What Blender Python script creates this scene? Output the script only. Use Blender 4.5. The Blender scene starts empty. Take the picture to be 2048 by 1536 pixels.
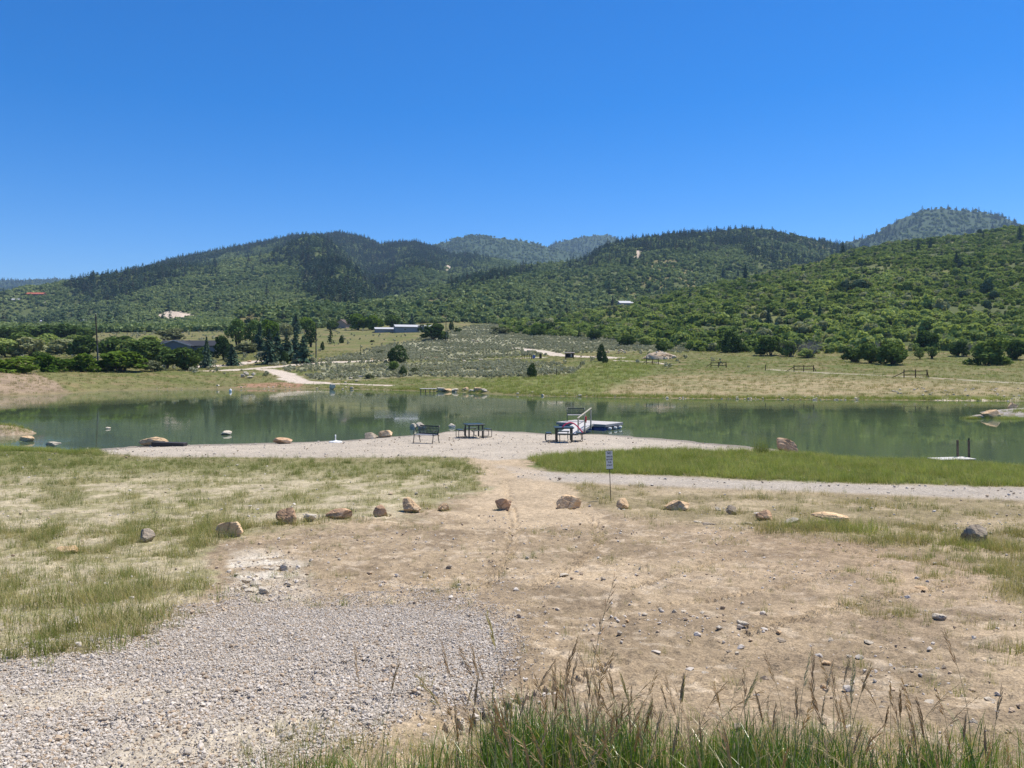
import bpy, math, random
import numpy as np
from mathutils import Vector, Matrix, Euler

SC = bpy.context.scene
COL = SC.collection
PI = math.pi
F, CX, V0, CZ = 1538.0, 1024.0, 725.0, 4.5      # focal length and horizon of the lens (pixels of the photograph), eye height above the pond
RNG = np.random.default_rng(11)
random.seed(5)

# ------------------------------------------------------------------ noise
def _hash(ix, iy, s):
    h = (ix.astype(np.int64) * 374761393 + iy.astype(np.int64) * 668265263 + s * 1274126177) & 0x7fffffff
    h = ((h ^ (h >> 13)) * 1103515245) & 0x7fffffff
    h = ((h ^ (h >> 15)) * 12345701) & 0x7fffffff
    return (h ^ (h >> 12)) % 65536 / 65535.0

def vnoise(x, y, s=0):
    x = np.asarray(x, float); y = np.asarray(y, float)
    ix = np.floor(x); iy = np.floor(y)
    fx = x - ix; fy = y - iy
    fx = fx * fx * (3 - 2 * fx); fy = fy * fy * (3 - 2 * fy)
    a = _hash(ix, iy, s); b = _hash(ix + 1, iy, s); c = _hash(ix, iy + 1, s); d = _hash(ix + 1, iy + 1, s)
    return (a * (1 - fx) + b * fx) * (1 - fy) + (c * (1 - fx) + d * fx) * fy

def fbm(x, y, s=0, o=4):
    t = 0; a = 0.5; n = 0
    for k in range(o):
        t = t + a * vnoise(x * 2 ** k + 17.3 * k, y * 2 ** k - 9.1 * k, s + k); n += a; a *= 0.5
    return t / n                                   # 0..1

def sstep(a, b, x):
    t = np.clip((x - a) / (b - a), 0, 1)
    return t * t * (3 - 2 * t)

def polysd(u, v, P):
    """signed distance to a polygon, positive inside"""
    P = np.array(P, float); n = len(P)
    d2 = np.full(u.shape, 1e18); ins = np.zeros(u.shape, bool)
    for i in range(n):
        ax, ay = P[i]; bx, by = P[(i + 1) % n]
        ex, ey = bx - ax, by - ay
        wx, wy = u - ax, v - ay
        t = np.clip((wx * ex + wy * ey) / (ex * ex + ey * ey + 1e-9), 0, 1)
        d2 = np.minimum(d2, (wx - t * ex) ** 2 + (wy - t * ey) ** 2)
        if ey != 0:
            c = ((ay <= v) & (by > v)) | ((by <= v) & (ay > v))
            ins ^= c & (u < ax + (v - ay) * ex / ey)
    d = np.sqrt(d2)
    return np.where(ins, d, -d)

# ------------------------------------------------------------------ the lie of the land
def tab(pts):
    a = np.array(pts, float)
    return lambda x: np.interp(x, a[:, 0], a[:, 1])

near_z = tab([(-60, 3.3), (0, 3.05), (1.5, 3.02), (3, 2.88), (5, 2.42), (8.4, 1.9), (12.7, 1.4), (20, .86), (30, .48), (36.4, .33), (44, .2), (50, .10), (60, .05)])
nshore_v = tab([(-900, 895), (0, 893), (100, 897), (150, 902), (200, 899), (260, 893), (350, 891), (450, 889), (540, 887), (640, 883), (700, 881), (780, 874), (820, 871),
                (870, 868), (893, 862), (960, 860), (1010, 864), (1080, 866), (1110, 867), (1200, 869), (1260, 873), (1330, 878), (1400, 885), (1480, 893), (1560, 901),
                (1630, 909), (1720, 918), (1850, 922), (1950, 927), (2048, 934), (2300, 948), (2900, 970)])
fshore_v = tab([(-900, 802), (0, 793), (100, 789), (200, 782), (300, 780), (420, 778), (540, 778), (640, 778), (700, 779), (800, 781), (900, 784), (1000, 789), (1100, 793),
                (1250, 796), (1400, 798), (1600, 800), (1800, 801), (2048, 803), (2300, 803), (2900, 800)])
def nshore(u): return CZ * F / (nshore_v(u) - V0)
def fshore(u): return CZ * F / (fshore_v(u) - V0)

FAR = {
 -900: [(780, 100), (750, 115), (742, 150), (725, 190), (690, 290), (668, 400), (655, 520)],
 0:    [(768, 108), (747, 120), (743, 138), (735, 170), (705, 250), (670, 380), (655, 480)],
 120:  [(770, 116), (747, 132), (741, 143), (733, 170), (705, 250), (670, 380), (655, 480)],
 300:  [(765, 134), (742, 150), (735, 175), (715, 215), (690, 270), (668, 360), (657, 480)],
 500:  [(765, 140), (745, 160), (735, 175), (715, 210), (690, 260), (668, 360), (655, 480)],
 700:  [(765, 142), (740, 170), (715, 215), (690, 270), (668, 350), (653, 450)],
 900:  [(770, 130), (745, 165), (720, 210), (690, 280), (660, 370), (642, 450)],
 1150: [(780, 108), (760, 130), (735, 165), (712, 210), (690, 260), (668, 330), (652, 400)],
 1400: [(785, 102), (757, 128), (735, 155), (715, 185), (700, 215), (680, 260), (660, 310)],
 1700: [(785, 100), (757, 122), (738, 145), (720, 170), (700, 195), (680, 230), (660, 270)],
 2048: [(785, 97), (765, 113), (748, 130), (730, 150), (715, 170), (700, 190), (680, 230), (660, 270)],
 2900: [(785, 97), (765, 113), (748, 130), (730, 150), (715, 170), (700, 190), (680, 230), (660, 270)],
}
def far_z(u, y):
    ks = sorted(FAR)
    u = np.clip(u, ks[0], ks[-1])
    out = np.zeros_like(u, dtype=float)
    for i in range(len(ks) - 1):
        m = (u >= ks[i]) & (u <= ks[i + 1])
        if not m.any(): continue
        yy = y[m]; w = (u[m] - ks[i]) / (ks[i + 1] - ks[i])
        def colz(k):
            ys = [float(fshore(k))] + [p[1] for p in FAR[k]]
            zs = [0.0] + [CZ - (p[0] - V0) * p[1] / F for p in FAR[k]]
            return np.interp(yy, ys, zs)
        out[m] = colz(ks[i]) * (1 - w) + colz(ks[i + 1]) * w
    return out

HILLS = [   # ridge in view of the pond (column, row), ridge depth, foot depth, noise, power
 dict(r=[(780, 680), (850, 668), (1000, 652), (1150, 630), (1250, 612), (1350, 591), (1450, 568), (1560, 546), (1640, 527), (1700, 504), (1780, 490), (1860, 480), (1950, 471), (2048, 456), (2300, 432), (2900, 420)],
      Y=[(780, 400), (1150, 480), (1350, 530), (1560, 600), (1700, 650), (2048, 700), (2900, 720)],
      f=[(780, 380), (1000, 370), (1150, 325), (1300, 262), (1400, 222), (1700, 200), (2048, 190), (2900, 190)], n=9.0, p=1.0, s=70),
 dict(r=[(-900, 800), (440, 800), (480, 662), (560, 645), (620, 618), (700, 608), (760, 606), (820, 594), (907, 567), (976, 548), (1027, 536), (1100, 528), (1160, 526), (1180, 516), (1215, 492), (1260, 482), (1350, 470), (1440, 464), (1490, 459), (1540, 463), (1600, 475), (1650, 486), (1700, 495), (1800, 510), (2048, 530), (2900, 560)],
      Y=[(480, 600), (560, 700), (700, 820), (900, 1000), (1160, 1200), (1260, 1350), (1700, 1450), (2900, 1500)],
      f=[(480, 440), (900, 440), (1300, 500), (2048, 750), (2900, 750)], n=24.0, p=1.05, s=170),
 dict(r=[(-900, 640), (-100, 604), (100, 594), (180, 577), (260, 549), (350, 522), (430, 505), (520, 488), (580, 476), (640, 471), (680, 468), (720, 475), (760, 489), (800, 487), (830, 486), (862, 496), (900, 510), (942, 511), (976, 518), (1027, 526), (1060, 544), (1150, 584), (1300, 640), (2900, 660)],
      Y=[(-900, 1700), (100, 1800), (680, 2200), (1000, 2000), (2900, 2000)],
      f=[(-900, 470), (300, 470), (900, 520), (2900, 600)], n=60.0, p=1.25, s=330),
 dict(r=[(700, 600), (820, 507), (870, 491), (910, 477), (945, 469), (980, 473), (1030, 479), (1080, 488), (1100, 495), (1160, 508), (1250, 533), (1400, 600)],
      Y=[(0, 3300)], f=[(0, 2000)], n=60.0, p=1.0, s=500),
 dict(r=[(1000, 560), (1080, 501), (1110, 486), (1150, 476), (1190, 470), (1215, 469), (1232, 476), (1260, 499), (1300, 524), (1400, 600)],
      Y=[(0, 4000)], f=[(0, 2600)], n=60.0, p=1.0, s=500),
 dict(r=[(1450, 580), (1600, 510), (1660, 491), (1700, 482), (1740, 473), (1770, 455), (1800, 437), (1840, 422), (1880, 416), (1920, 420), (1960, 424), (2000, 431), (2024, 441), (2060, 462), (2200, 520), (2900, 600)],
      Y=[(0, 2500)], f=[(0, 1500)], n=45.0, p=1.0, s=400),
 dict(r=[(-900, 600), (-300, 584), (0, 573), (50, 563), (110, 557), (150, 562), (195, 560), (240, 574), (350, 604), (500, 650)],
      Y=[(0, 5000)], f=[(0, 3200)], n=60.0, p=1.0, s=600),
]
for h in HILLS:
    h['rf'], h['Yf'], h['ff'] = tab(h['r']), tab(h['Y']), tab(h['f'])

def height(x, y, full=False):
    x = np.asarray(x, float); y = np.asarray(y, float)
    yc = np.maximum(y, 1.0)
    u = CX + F * x / yc
    yn, yf = nshore(u), fshore(u)
    # camera side of the pond
    a = near_z(y) + (fbm(x / 9, y / 9, 3) - .5) * .16 * np.clip(y / 20, .2, 1) * sstep(50, 30, y)
    b = .05 * (yn - y) + .006 * np.maximum(yn - y, 0) ** 2 + (fbm(x / 2.5, y / 2.5, 4) - .5) * .10
    k = .12
    hh = np.clip(.5 + .5 * (b - a) / k, 0, 1)
    zn = b * (1 - hh) + a * hh - k * hh * (1 - hh)
    zn = np.where(y > yn + 2, np.maximum(zn, -1.1), zn)
    # far side
    c = far_z(u, y) + (fbm(x / 22, y / 22, 6) - .5) * np.clip((y - yf) / 40, 0, 1) * 1.0
    d = .22 * (y - yf) + (fbm(x / 3, y / 3, 8) - .5) * .25
    hh = np.clip(.5 + .5 * (d - c) / .3, 0, 1)
    zf = np.maximum(d * (1 - hh) + c * hh - .3 * hh * (1 - hh), -1.1)
    z = np.where(y < .5 * (yn + yf), zn, zf)
    z = np.maximum(z, -1.1)
    # gravel spit with boulders, and the grassy islet
    for (cu, cv, rx, ry, hz) in ((2110, 827, 6.2, 4.2, .5), (1968, 835, 1.3, 1.0, .25), (8, 868, 1.9, 1.3, .55)):
        cy = CZ * F / (cv - V0); cx = (cu - CX) * cy / F
        e = ((x - cx) / rx) ** 2 + ((y - cy) / ry) ** 2
        z = np.where(e < 4, np.maximum(z, hz * (1 - e) + (fbm(x, y, 12) - .5) * .12), z)
    layer = np.zeros(z.shape, int)
    tt = np.zeros(z.shape)
    yb = np.maximum(y, 1.0)
    for i, h in enumerate(HILLS):
        m = y > 150
        if not m.any(): continue
        um, ym = u[m], yb[m]
        um = np.clip(um, -900, 2900)
        Yr, Yf0 = h['Yf'](um), h['ff'](um)
        zr = CZ + (V0 - h['rf'](um)) * Yr / F
        z0 = far_z(um, np.minimum(Yf0, 600)) - 1.5 if i < 3 else np.full(um.shape, 10.0)
        t = (ym - Yf0) / (Yr - Yf0)
        s = np.clip(t, 0, 1) ** h['p']
        hz = z0 + (zr - z0) * s - np.maximum(Yf0 - ym, 0) * .3 - np.maximum(ym - Yr, 0) * (.12 if i < 3 else .3)
        hz = np.where((Yr - Yf0 < 25) | (zr < z0), -200, hz)
        nz = fbm(x[m] / h['s'], ym / h['s'] * .8, 20 + i, 5) - .5
        amp = h['n'] * np.clip(t * 3, 0, 1) * np.clip((1.02 - t) * 2.2, .05, 1)
        hz = hz + nz * amp * 2
        if i == 2:                                                   # spur and gully running down the big mountain
            q = um + (ym - 2100) * .05 - 640 + (fbm(ym / 260, um * 0, 77) - .5) * 120
            hz = hz - 42 * np.exp(-((q - 60) / 70) ** 2) * np.clip(t * 2, 0, 1) * np.clip((1 - t) * 3, 0, 1) + 30 * np.exp(-((q + 30) / 60) ** 2) * np.clip(t * 2, 0, 1) * np.clip((1 - t) * 3, 0, 1)
        zz = z[m]; w = hz > zz
        zz = np.where(w, hz, zz); z[m] = zz
        l = layer[m]; l[w] = i + 1; layer[m] = l
        q = tt[m]; q[w] = t[w]; tt[m] = q
    if full: return z, layer, tt
    return z

def uv_of(x, y, z):
    y = np.maximum(y, .3)
    return CX + F * x / y, V0 + F * (CZ - z) / y

_Y = np.concatenate([CZ * F / np.linspace(1500, 60, 1000) * .55, np.geomspace(72, 5600, 1500)])
_Y = np.unique(_Y)
def at(u, v):
    """the first point of the land met on a sight line over the pond"""
    x = (u - CX) * _Y / F
    z = height(x, _Y)
    z = np.maximum(z, 0)
    vv = V0 + F * (CZ - z) / _Y
    i = np.argmax(vv <= v)
    if vv[i] > v: i = len(_Y) - 1
    if i > 0:
        a = (vv[i - 1] - v) / (vv[i - 1] - vv[i] + 1e-9); a = min(max(a, 0), 1)
        yy = _Y[i - 1] * (1 - a) + _Y[i] * a
    else: yy = _Y[i]
    xx = (u - CX) * yy / F
    return Vector((xx, yy, float(np.maximum(height(np.array([xx]), np.array([yy])), 0)[0])))
def gz(x, y): return float(height(np.array([float(x)]), np.array([float(y)]))[0])

# ------------------------------------------------------------------ object helpers
def tag(o, label=None, cat=None, group=None, kind=None):
    if label: o['label'] = label
    if cat: o['category'] = cat
    if group: o['group'] = group
    if kind: o['kind'] = kind
    return o

def np_mesh(name, V, faces, smooth=False):
    """faces: list of (M,k) arrays"""
    me = bpy.data.meshes.new(name)
    V = np.asarray(V, np.float32)
    me.vertices.add(len(V)); me.vertices.foreach_set('co', V.ravel())
    loops = np.concatenate([np.asarray(f, np.int32).ravel() for f in faces])
    tot = np.concatenate([np.full(len(f), np.asarray(f).shape[1], np.int32) for f in faces])
    me.loops.add(len(loops)); me.loops.foreach_set('vertex_index', loops)
    me.polygons.add(len(tot)); me.polygons.foreach_set('loop_start', np.concatenate([[0], np.cumsum(tot)[:-1]]).astype(np.int32))
    me.polygons.foreach_set('loop_total', tot)
    me.polygons.foreach_set('use_smooth', np.full(len(tot), smooth))
    me.update(calc_edges=True); me.validate()
    return me

def link(name, me, mat=None, parent=None, loc=None):
    o = bpy.data.objects.new(name, me); COL.objects.link(o)
    if mat and not me.materials: me.materials.append(mat)
    if parent: o.parent = parent
    if loc is not None: o.location = loc
    return o

def empty(name, loc, label, cat, group=None, rz=0):
    o = bpy.data.objects.new(name, None); COL.objects.link(o)
    o.location = loc; o.rotation_euler = (0, 0, rz); o.empty_display_size = .2
    return tag(o, label, cat, group)

class MB:
    def __init__(s): s.v = []; s.f = []
    def add(s, vs, fs):
        b = len(s.v); s.v += [tuple(p) for p in vs]; s.f += [tuple(i + b for i in f) for f in fs]; return s
    def box(s, c, d, rot=None, bev=0.0):
        x, y, z = d[0] / 2, d[1] / 2, d[2] / 2
        M = (rot or Matrix.Identity(3)); c = Vector(c)
        if bev > 0:
            b = min(bev, x * .45, y * .45, z * .45)
            pts = []; 
            ring = [(-x + b, -y), (x - b, -y), (x, -y + b), (x, y - b), (x - b, y), (-x + b, y), (-x, y - b), (-x, -y + b)]
            for (px, py) in ring: pts.append((px, py, -z + b))
            for (px, py) in ring: pts.append((px, py, z - b))
            for (px, py) in ring: pts.append((px * (x - b) / x, py * (y - b) / y, z))
            for (px, py) in ring: pts.append((px * (x - b) / x, py * (y - b) / y, -z))
            fs = [(i, (i + 1) % 8, (i + 1) % 8 + 8, i + 8) for i in range(8)]
            fs += [(i + 8, (i + 1) % 8 + 8, (i + 1) % 8 + 16, i + 16) for i in range(8)]
            fs += [(i + 24, (i + 1) % 8 + 24, (i + 1) % 8, i) for i in range(8)]
            fs += [tuple(range(16, 24)), tuple(range(31, 23, -1))]
        else:
            pts = [(-x, -y, -z), (x, -y, -z), (x, y, -z), (-x, y, -z), (-x, -y, z), (x, -y, z), (x, y, z), (-x, y, z)]
            fs = [(0, 3, 2, 1), (4, 5, 6, 7), (0, 1, 5, 4), (1, 2, 6, 5), (2, 3, 7, 6), (3, 0, 4, 7)]
        return s.add([c + M @ Vector(p) for p in pts], fs)
    def bar(s, a, b, w, h=None):
        a, b = Vector(a), Vector(b); d = b - a
        q = d.to_track_quat('X', 'Z').to_matrix()
        return s.box((a + b) / 2, (d.length, w, h or w), q, min(w, h or w) * .12)
    def tube(s, pts, r, n=8, cap=True):
        pts = [Vector(p) for p in pts]; R = r if isinstance(r, (list, tuple)) else [r] * len(pts)
        vs = []; up = None
        for i, p in enumerate(pts):
            t = (pts[min(i + 1, len(pts) - 1)] - pts[max(i - 1, 0)]).normalized()
            if up is None:
                up = Vector((0, 0, 1)) if abs(t.z) < .9 else Vector((1, 0, 0))
            x = t.cross(up).normalized(); up = x.cross(t).normalized()
            for k in range(n):
                a = 2 * PI * k / n; vs.append(p + (x * math.cos(a) + up * math.sin(a)) * R[i])
        m = len(pts); fs = []
        for i in range(m - 1):
            for k in range(n):
                fs.append((i * n + k, i * n + (k + 1) % n, (i + 1) * n + (k + 1) % n, (i + 1) * n + k))
        if cap: fs += [tuple(range(n - 1, -1, -1)), tuple(range((m - 1) * n, m * n))]
        return s.add(vs, fs)
    def lathe(s, prof, n=20, c=(0, 0, 0)):
        vs = []; 
        for (r, z) in prof:
            for k in range(n):
                a = 2 * PI * k / n; vs.append((c[0] + r * math.cos(a), c[1] + r * math.sin(a), c[2] + z))
        m = len(prof)
        fs = [(i * n + k, i * n + (k + 1) % n, (i + 1) * n + (k + 1) % n, (i + 1) * n + k) for i in range(m - 1) for k in range(n)]
        fs += [tuple(range(n - 1, -1, -1)), tuple(range((m - 1) * n, m * n))]
        return s.add(vs, fs)
    def build(s, name, mat, parent=None, smooth=False, loc=None):
        me = bpy.data.meshes.new(name); me.from_pydata(s.v, [], s.f); me.update()
        if smooth:
            for p in me.polygons: p.use_smooth = True
        return link(name, me, mat, parent, loc)

# ------------------------------------------------------------------ materials
class NT:
    def __init__(s, name):
        s.m = bpy.data.materials.new(name); s.m.use_nodes = True; s.t = s.m.node_tree
        s.t.nodes.clear(); s.out = s.n('ShaderNodeOutputMaterial')
    def n(s, ty, **kw):
        nd = s.t.nodes.new(ty)
        for k, v in kw.items():
            if k.startswith('i_'):
                nd.inputs[k[2:].replace('_', ' ')].default_value = v
            else: setattr(nd, k, v)
        return nd
    def l(s, a, b): s.t.links.new(a, b)
    def noise(s, vec, scale, detail=3, rough=.6):
        nd = s.n('ShaderNodeTexNoise'); nd.inputs['Scale'].default_value = scale; nd.inputs['Detail'].default_value = detail; nd.inputs['Roughness'].default_value = rough
        if vec is not None: s.l(vec, nd.inputs['Vector'])
        return nd.outputs['Fac']
    def ramp(s, fac, stops):
        nd = s.n('ShaderNodeValToRGB'); cr = nd.color_ramp
        while len(cr.elements) < len(stops): cr.elements.new(.5)
        for e, (p, c) in zip(cr.elements, stops):
            e.position = p; e.color = (*c, 1) if len(c) == 3 else c
        s.l(fac, nd.inputs['Fac']); return nd.outputs['Color']
    def mapr(s, v, a, b, c, d):
        nd = s.n('ShaderNodeMapRange'); s.l(v, nd.inputs[0])
        for i, q in enumerate((a, b, c, d)): nd.inputs[i + 1].default_value = q
        return nd.outputs[0]
    def math(s, op, a, b=None):
        nd = s.n('ShaderNodeMath', operation=op)
        for i, q in enumerate((a, b)):
            if q is None: continue
            if isinstance(q, (int, float)): nd.inputs[i].default_value = q
            else: s.l(q, nd.inputs[i])
        return nd.outputs[0]
    def mix(s, fac, a, b, blend='MIX'):
        nd = s.n('ShaderNodeMix', data_type='RGBA', blend_type=blend)
        for i, q in ((0, fac), (6, a), (7, b)):
            if isinstance(q, (int, float)): nd.inputs[i].default_value = q
            elif isinstance(q, tuple): nd.inputs[i].default_value = (*q, 1) if len(q) == 3 else q
            else: s.l(q, nd.inputs[i])
        return nd.outputs[2]
    def gray(s, v):
        nd = s.n('ShaderNodeCombineColor'); [s.l(v, nd.inputs[i]) for i in range(3)]; return nd.outputs[0]
    def pbr(s, color, rough=.8, spec=.3, metal=0.0, bump=None, bstr=.3, bdist=.02):
        p = s.n('ShaderNodeBsdfPrincipled')
        if isinstance(color, tuple): p.inputs['Base Color'].default_value = (*color, 1)
        else: s.l(color, p.inputs['Base Color'])
        if isinstance(rough, float): p.inputs['Roughness'].default_value = rough
        else: s.l(rough, p.inputs['Roughness'])
        p.inputs['Specular IOR Level'].default_value = spec; p.inputs['Metallic'].default_value = metal
        if bump is not None:
            b = s.n('ShaderNodeBump'); b.inputs['Strength'].default_value = bstr; b.inputs['Distance'].default_value = bdist
            s.l(bump, b.inputs['Height']); s.l(b.outputs[0], p.inputs['Normal'])
        s.l(p.outputs[0], s.out.inputs[0]); return p
    def obj(s): return s.n('ShaderNodeTexCoord').outputs['Object']
    def pos(s): return s.n('ShaderNodeNewGeometry').outputs['Position']
    def attr(s, name, out='Color'): return s.n('ShaderNodeAttribute', attribute_name=name).outputs[out]

def simple(name, col, rough=.6, spec=.3, var=.15, scale=8, metal=0.0, bstr=.1):
    t = NT(name); o = t.obj()
    n = t.noise(o, scale, 4)
    c = t.mix(t.mapr(n, .3, .7, 0, 1), tuple(x * (1 - var) for x in col), tuple(min(1, x * (1 + var)) for x in col))
    t.pbr(c, rough, spec, metal, bump=n, bstr=bstr, bdist=.005); return t.m

def foliage(name, lo, hi, alt=None, patch=.02, trans=.22, yellow=0.0):
    """leaf colour: per-leaf, per-plant and stand-wide variation"""
    t = NT(name)
    oi = t.n('ShaderNodeObjectInfo')
    lv = t.attr('lv', 'Fac')
    stand = t.noise(oi.outputs['Location'], patch, 2)
    f = t.math('ADD', t.math('MULTIPLY', oi.outputs['Random'], .40), t.math('MULTIPLY', lv, .30))
    f = t.math('ADD', f, t.math('ADD', t.mapr(stand, .32, .68, -.22, .30), t.mapr(t.noise(oi.outputs['Location'], patch * 4.5, 2), .32, .68, -.16, .26)))
    c = t.mix(f, lo, hi)
    if alt:
        g = t.math('GREATER_THAN', oi.outputs['Random'], .86)
        c = t.mix(t.math('MULTIPLY', g, .7), c, alt)
    d = t.n('ShaderNodeBsdfDiffuse'); t.l(c, d.inputs[0])
    tr = t.n('ShaderNodeBsdfTranslucent'); t.l(t.mix(1.0, c, (1.0, 1.0, .55), 'MULTIPLY'), tr.inputs[0])
    g = t.n('ShaderNodeBsdfGlossy'); g.inputs['Roughness'].default_value = .6; t.l(c, g.inputs[0])
    m = t.n('ShaderNodeMixShader'); m.inputs[0].default_value = trans
    t.l(d.outputs[0], m.inputs[1]); t.l(tr.outputs[0], m.inputs[2])
    m2 = t.n('ShaderNodeMixShader'); m2.inputs[0].default_value = .04
    t.l(m.outputs[0], m2.inputs[1]); t.l(g.outputs[0], m2.inputs[2])
    t.l(m2.outputs[0], t.out.inputs[0]); return t.m

def ground_material():
    t = NT('ground_surface'); p = t.pos()
    col = t.attr('col'); gr = t.attr('gravel', 'Fac'); ro = t.attr('rough', 'Fac')
    n1 = t.noise(p, .9, 4); n2 = t.noise(p, 9, 4, .7); n3 = t.noise(p, 60, 3, .7)
    c = t.mix(1.0, col, t.gray(t.mapr(n1, .3, .7, .84, 1.16)), 'MULTIPLY')
    c = t.mix(1.0, c, t.gray(t.mapr(n2, .28, .72, .68, 1.30)), 'MULTIPLY')
    c = t.mix(1.0, c, t.gray(t.mapr(n3, .30, .70, .55, 1.42)), 'MULTIPLY')
    v = t.n('ShaderNodeTexVoronoi'); v.inputs['Scale'].default_value = 34; t.l(p, v.inputs['Vector'])
    sep = t.n('ShaderNodeSeparateColor'); t.l(v.outputs['Color'], sep.inputs[0])
    st = t.ramp(sep.outputs[0], [(0, (.20, .175, .145)), (.35, (.34, .305, .26)), (.7, (.46, .415, .355)), (1, (.62, .57, .50))])
    c = t.mix(t.math('MULTIPLY', gr, .5), c, st)
    h = t.math('ADD', t.math('MULTIPLY', n2, 1.4), t.math('ADD', t.math('MULTIPLY', n3, .5), t.math('MULTIPLY', t.math('SUBTRACT', .5, v.outputs['Distance']), t.math('MULTIPLY', gr, .8))))
    t.pbr(c, .95, .12, bump=h, bstr=.75, bdist=.035)
    return t.m
# ------------------------------------------------------------------ where each surface lies (outlines in photograph pixels, laid down on the land)
P_ROAD = [(-700, 1440), (-300, 1400), (0, 1338), (180, 1310), (300, 1292), (400, 1245), (480, 1215), (560, 1212), (700, 1208), (830, 1212), (930, 1222), (985, 1255), (990, 1300), (960, 1350), (935, 1395), (870, 1385), (830, 1345), (800, 1395), (740, 1440), (640, 1480), (520, 1545), (380, 1700), (-700, 2200)]
P_BEACH = [(190, 904), (300, 914), (400, 914), (600, 915), (760, 915), (850, 913), (945, 915), (985, 921), (1050, 918), (1150, 908), (1200, 903), (1300, 899), (1400, 901), (1500, 905), (1560, 908), (1650, 914), (1660, 902), (1500, 880), (1300, 860), (1000, 840), (860, 850), (700, 868), (500, 878), (300, 882), (185, 893)]
P_PATH = [(1010, 930), (1060, 937), (1120, 946), (1300, 951), (1500, 961), (1700, 967), (1900, 972), (2048, 975), (2400, 985), (2900, 1000), (2900, 1030), (2400, 1013), (2048, 1000), (1850, 992), (1600, 982), (1400, 975), (1200, 967), (1120, 963), (1060, 960)]
P_TRAIL = [(940, 914), (1050, 917), (1075, 938), (1120, 962), (1160, 995), (1200, 1040), (1100, 1060), (880, 1060), (930, 1015), (965, 985), (975, 950)]
P_GLEFT = [(-900, 892), (0, 893), (150, 901), (195, 906), (300, 915), (600, 916), (850, 914), (940, 915), (972, 945), (960, 980), (905, 1005), (830, 1025), (700, 1036), (560, 1050), (480, 1068), (430, 1090), (395, 1120), (420, 1150), (400, 1195), (340, 1228), (270, 1280), (180, 1310), (0, 1342), (-900, 1440)]
P_GBAND = [(1055, 918), (1150, 908), (1300, 899), (1500, 905), (1640, 911), (1720, 917), (1850, 921), (1950, 926), (2048, 933), (2900, 960), (2900, 995), (2400, 983), (2048, 974), (1900, 970), (1700, 966), (1500, 960), (1300, 950), (1130, 945), (1080, 935)]
P_GRIGHT = [(1120, 964), (1400, 976), (1600, 984), (1850, 994), (2048, 1003), (2400, 1016), (2900, 1035), (2900, 1420), (2300, 1330), (2048, 1250), (1990, 1160), (1900, 1115), (1750, 1085), (1600, 1068), (1450, 1052), (1300, 1034), (1200, 1018), (1150, 988)]
P_PALE = [(480, 1120), (560, 1112), (610, 1135), (600, 1175), (560, 1195), (480, 1190), (455, 1160)]
P_TANFIELD = [(1190, 776), (1290, 758), (1400, 750), (1560, 752), (1750, 757), (1950, 766), (2300, 775), (2300, 786), (1900, 791), (1600, 794), (1300, 794), (1210, 787)]
P_LUSH = [(900, 772), (1000, 757), (1120, 752), (1180, 735), (1240, 715), (1320, 722), (1300, 745), (1220, 770), (1200, 790), (1080, 792), (950, 784)]
P_SAGE1 = [(560, 742), (650, 722), (700, 708), (790, 690), (880, 672), (930, 656), (1010, 646), (1090, 650), (1200, 672), (1300, 686), (1410, 694), (1360, 705), (1240, 700), (1170, 705), (1040, 712), (900, 722), (820, 722), (700, 730), (640, 742)]
P_SAGE2 = [(615, 752), (660, 735), (740, 728), (880, 724), (1000, 722), (1090, 728), (1160, 735), (1150, 748), (1060, 753), (960, 757), (840, 752), (760, 757), (690, 760), (620, 758)]
P_BERM = [(-900, 800), (-900, 740), (0, 742), (70, 746), (110, 762), (130, 778), (160, 790), (100, 800)]
P_REDBANK = [(470, 776), (480, 768), (560, 764), (600, 768), (620, 772), (600, 778)]
FARROADS = {   # centre line and half width in metres
 'a': ([(380, 742), (450, 741), (500, 738), (560, 733), (620, 727), (680, 724), (740, 722), (800, 719)], 2.2),
 'b': ([(530, 739), (560, 746), (580, 754), (590, 760), (610, 765), (640, 766)], 2.6),
 'c': ([(610, 766), (700, 768), (780, 771)], 1.0),
 'd': ([(1020, 697), (1080, 703), (1115, 710), (1160, 713), (1200, 714), (1235, 716)], 2.6),
 'e': ([(905, 718), (1000, 717), (1090, 715)], 1.0),
 'f': ([(1540, 739), (1620, 744), (1720, 749), (1850, 755), (1960, 762), (2060, 767), (2300, 775)], .9),
 'g': ([(1880, 800), (1960, 799), (2060, 797), (2300, 795)], 1.0),
 'h': ([(1230, 721), (1300, 724), (1345, 729)], .8),
 'i': ([(380, 734), (420, 732), (470, 731), (520, 722), (600, 717)], 2.5),
}
P_CLIFF1 = [(312, 634), (325, 625), (345, 622), (375, 627), (395, 632), (370, 636), (340, 637), (322, 637)]
P_CLIFF2 = [(889, 545), (893, 530), (902, 527), (903, 538), (898, 548), (892, 552)]
P_CLIFF3 = [(325, 652), (340, 649), (348, 653), (340, 660), (326, 660)]
P_CLIFF4 = [(1268, 515), (1274, 502), (1284, 500), (1280, 512), (1272, 518)]

def tuft_noise(x, y): return fbm(x / .75, y / .9, 320, 4)

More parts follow.
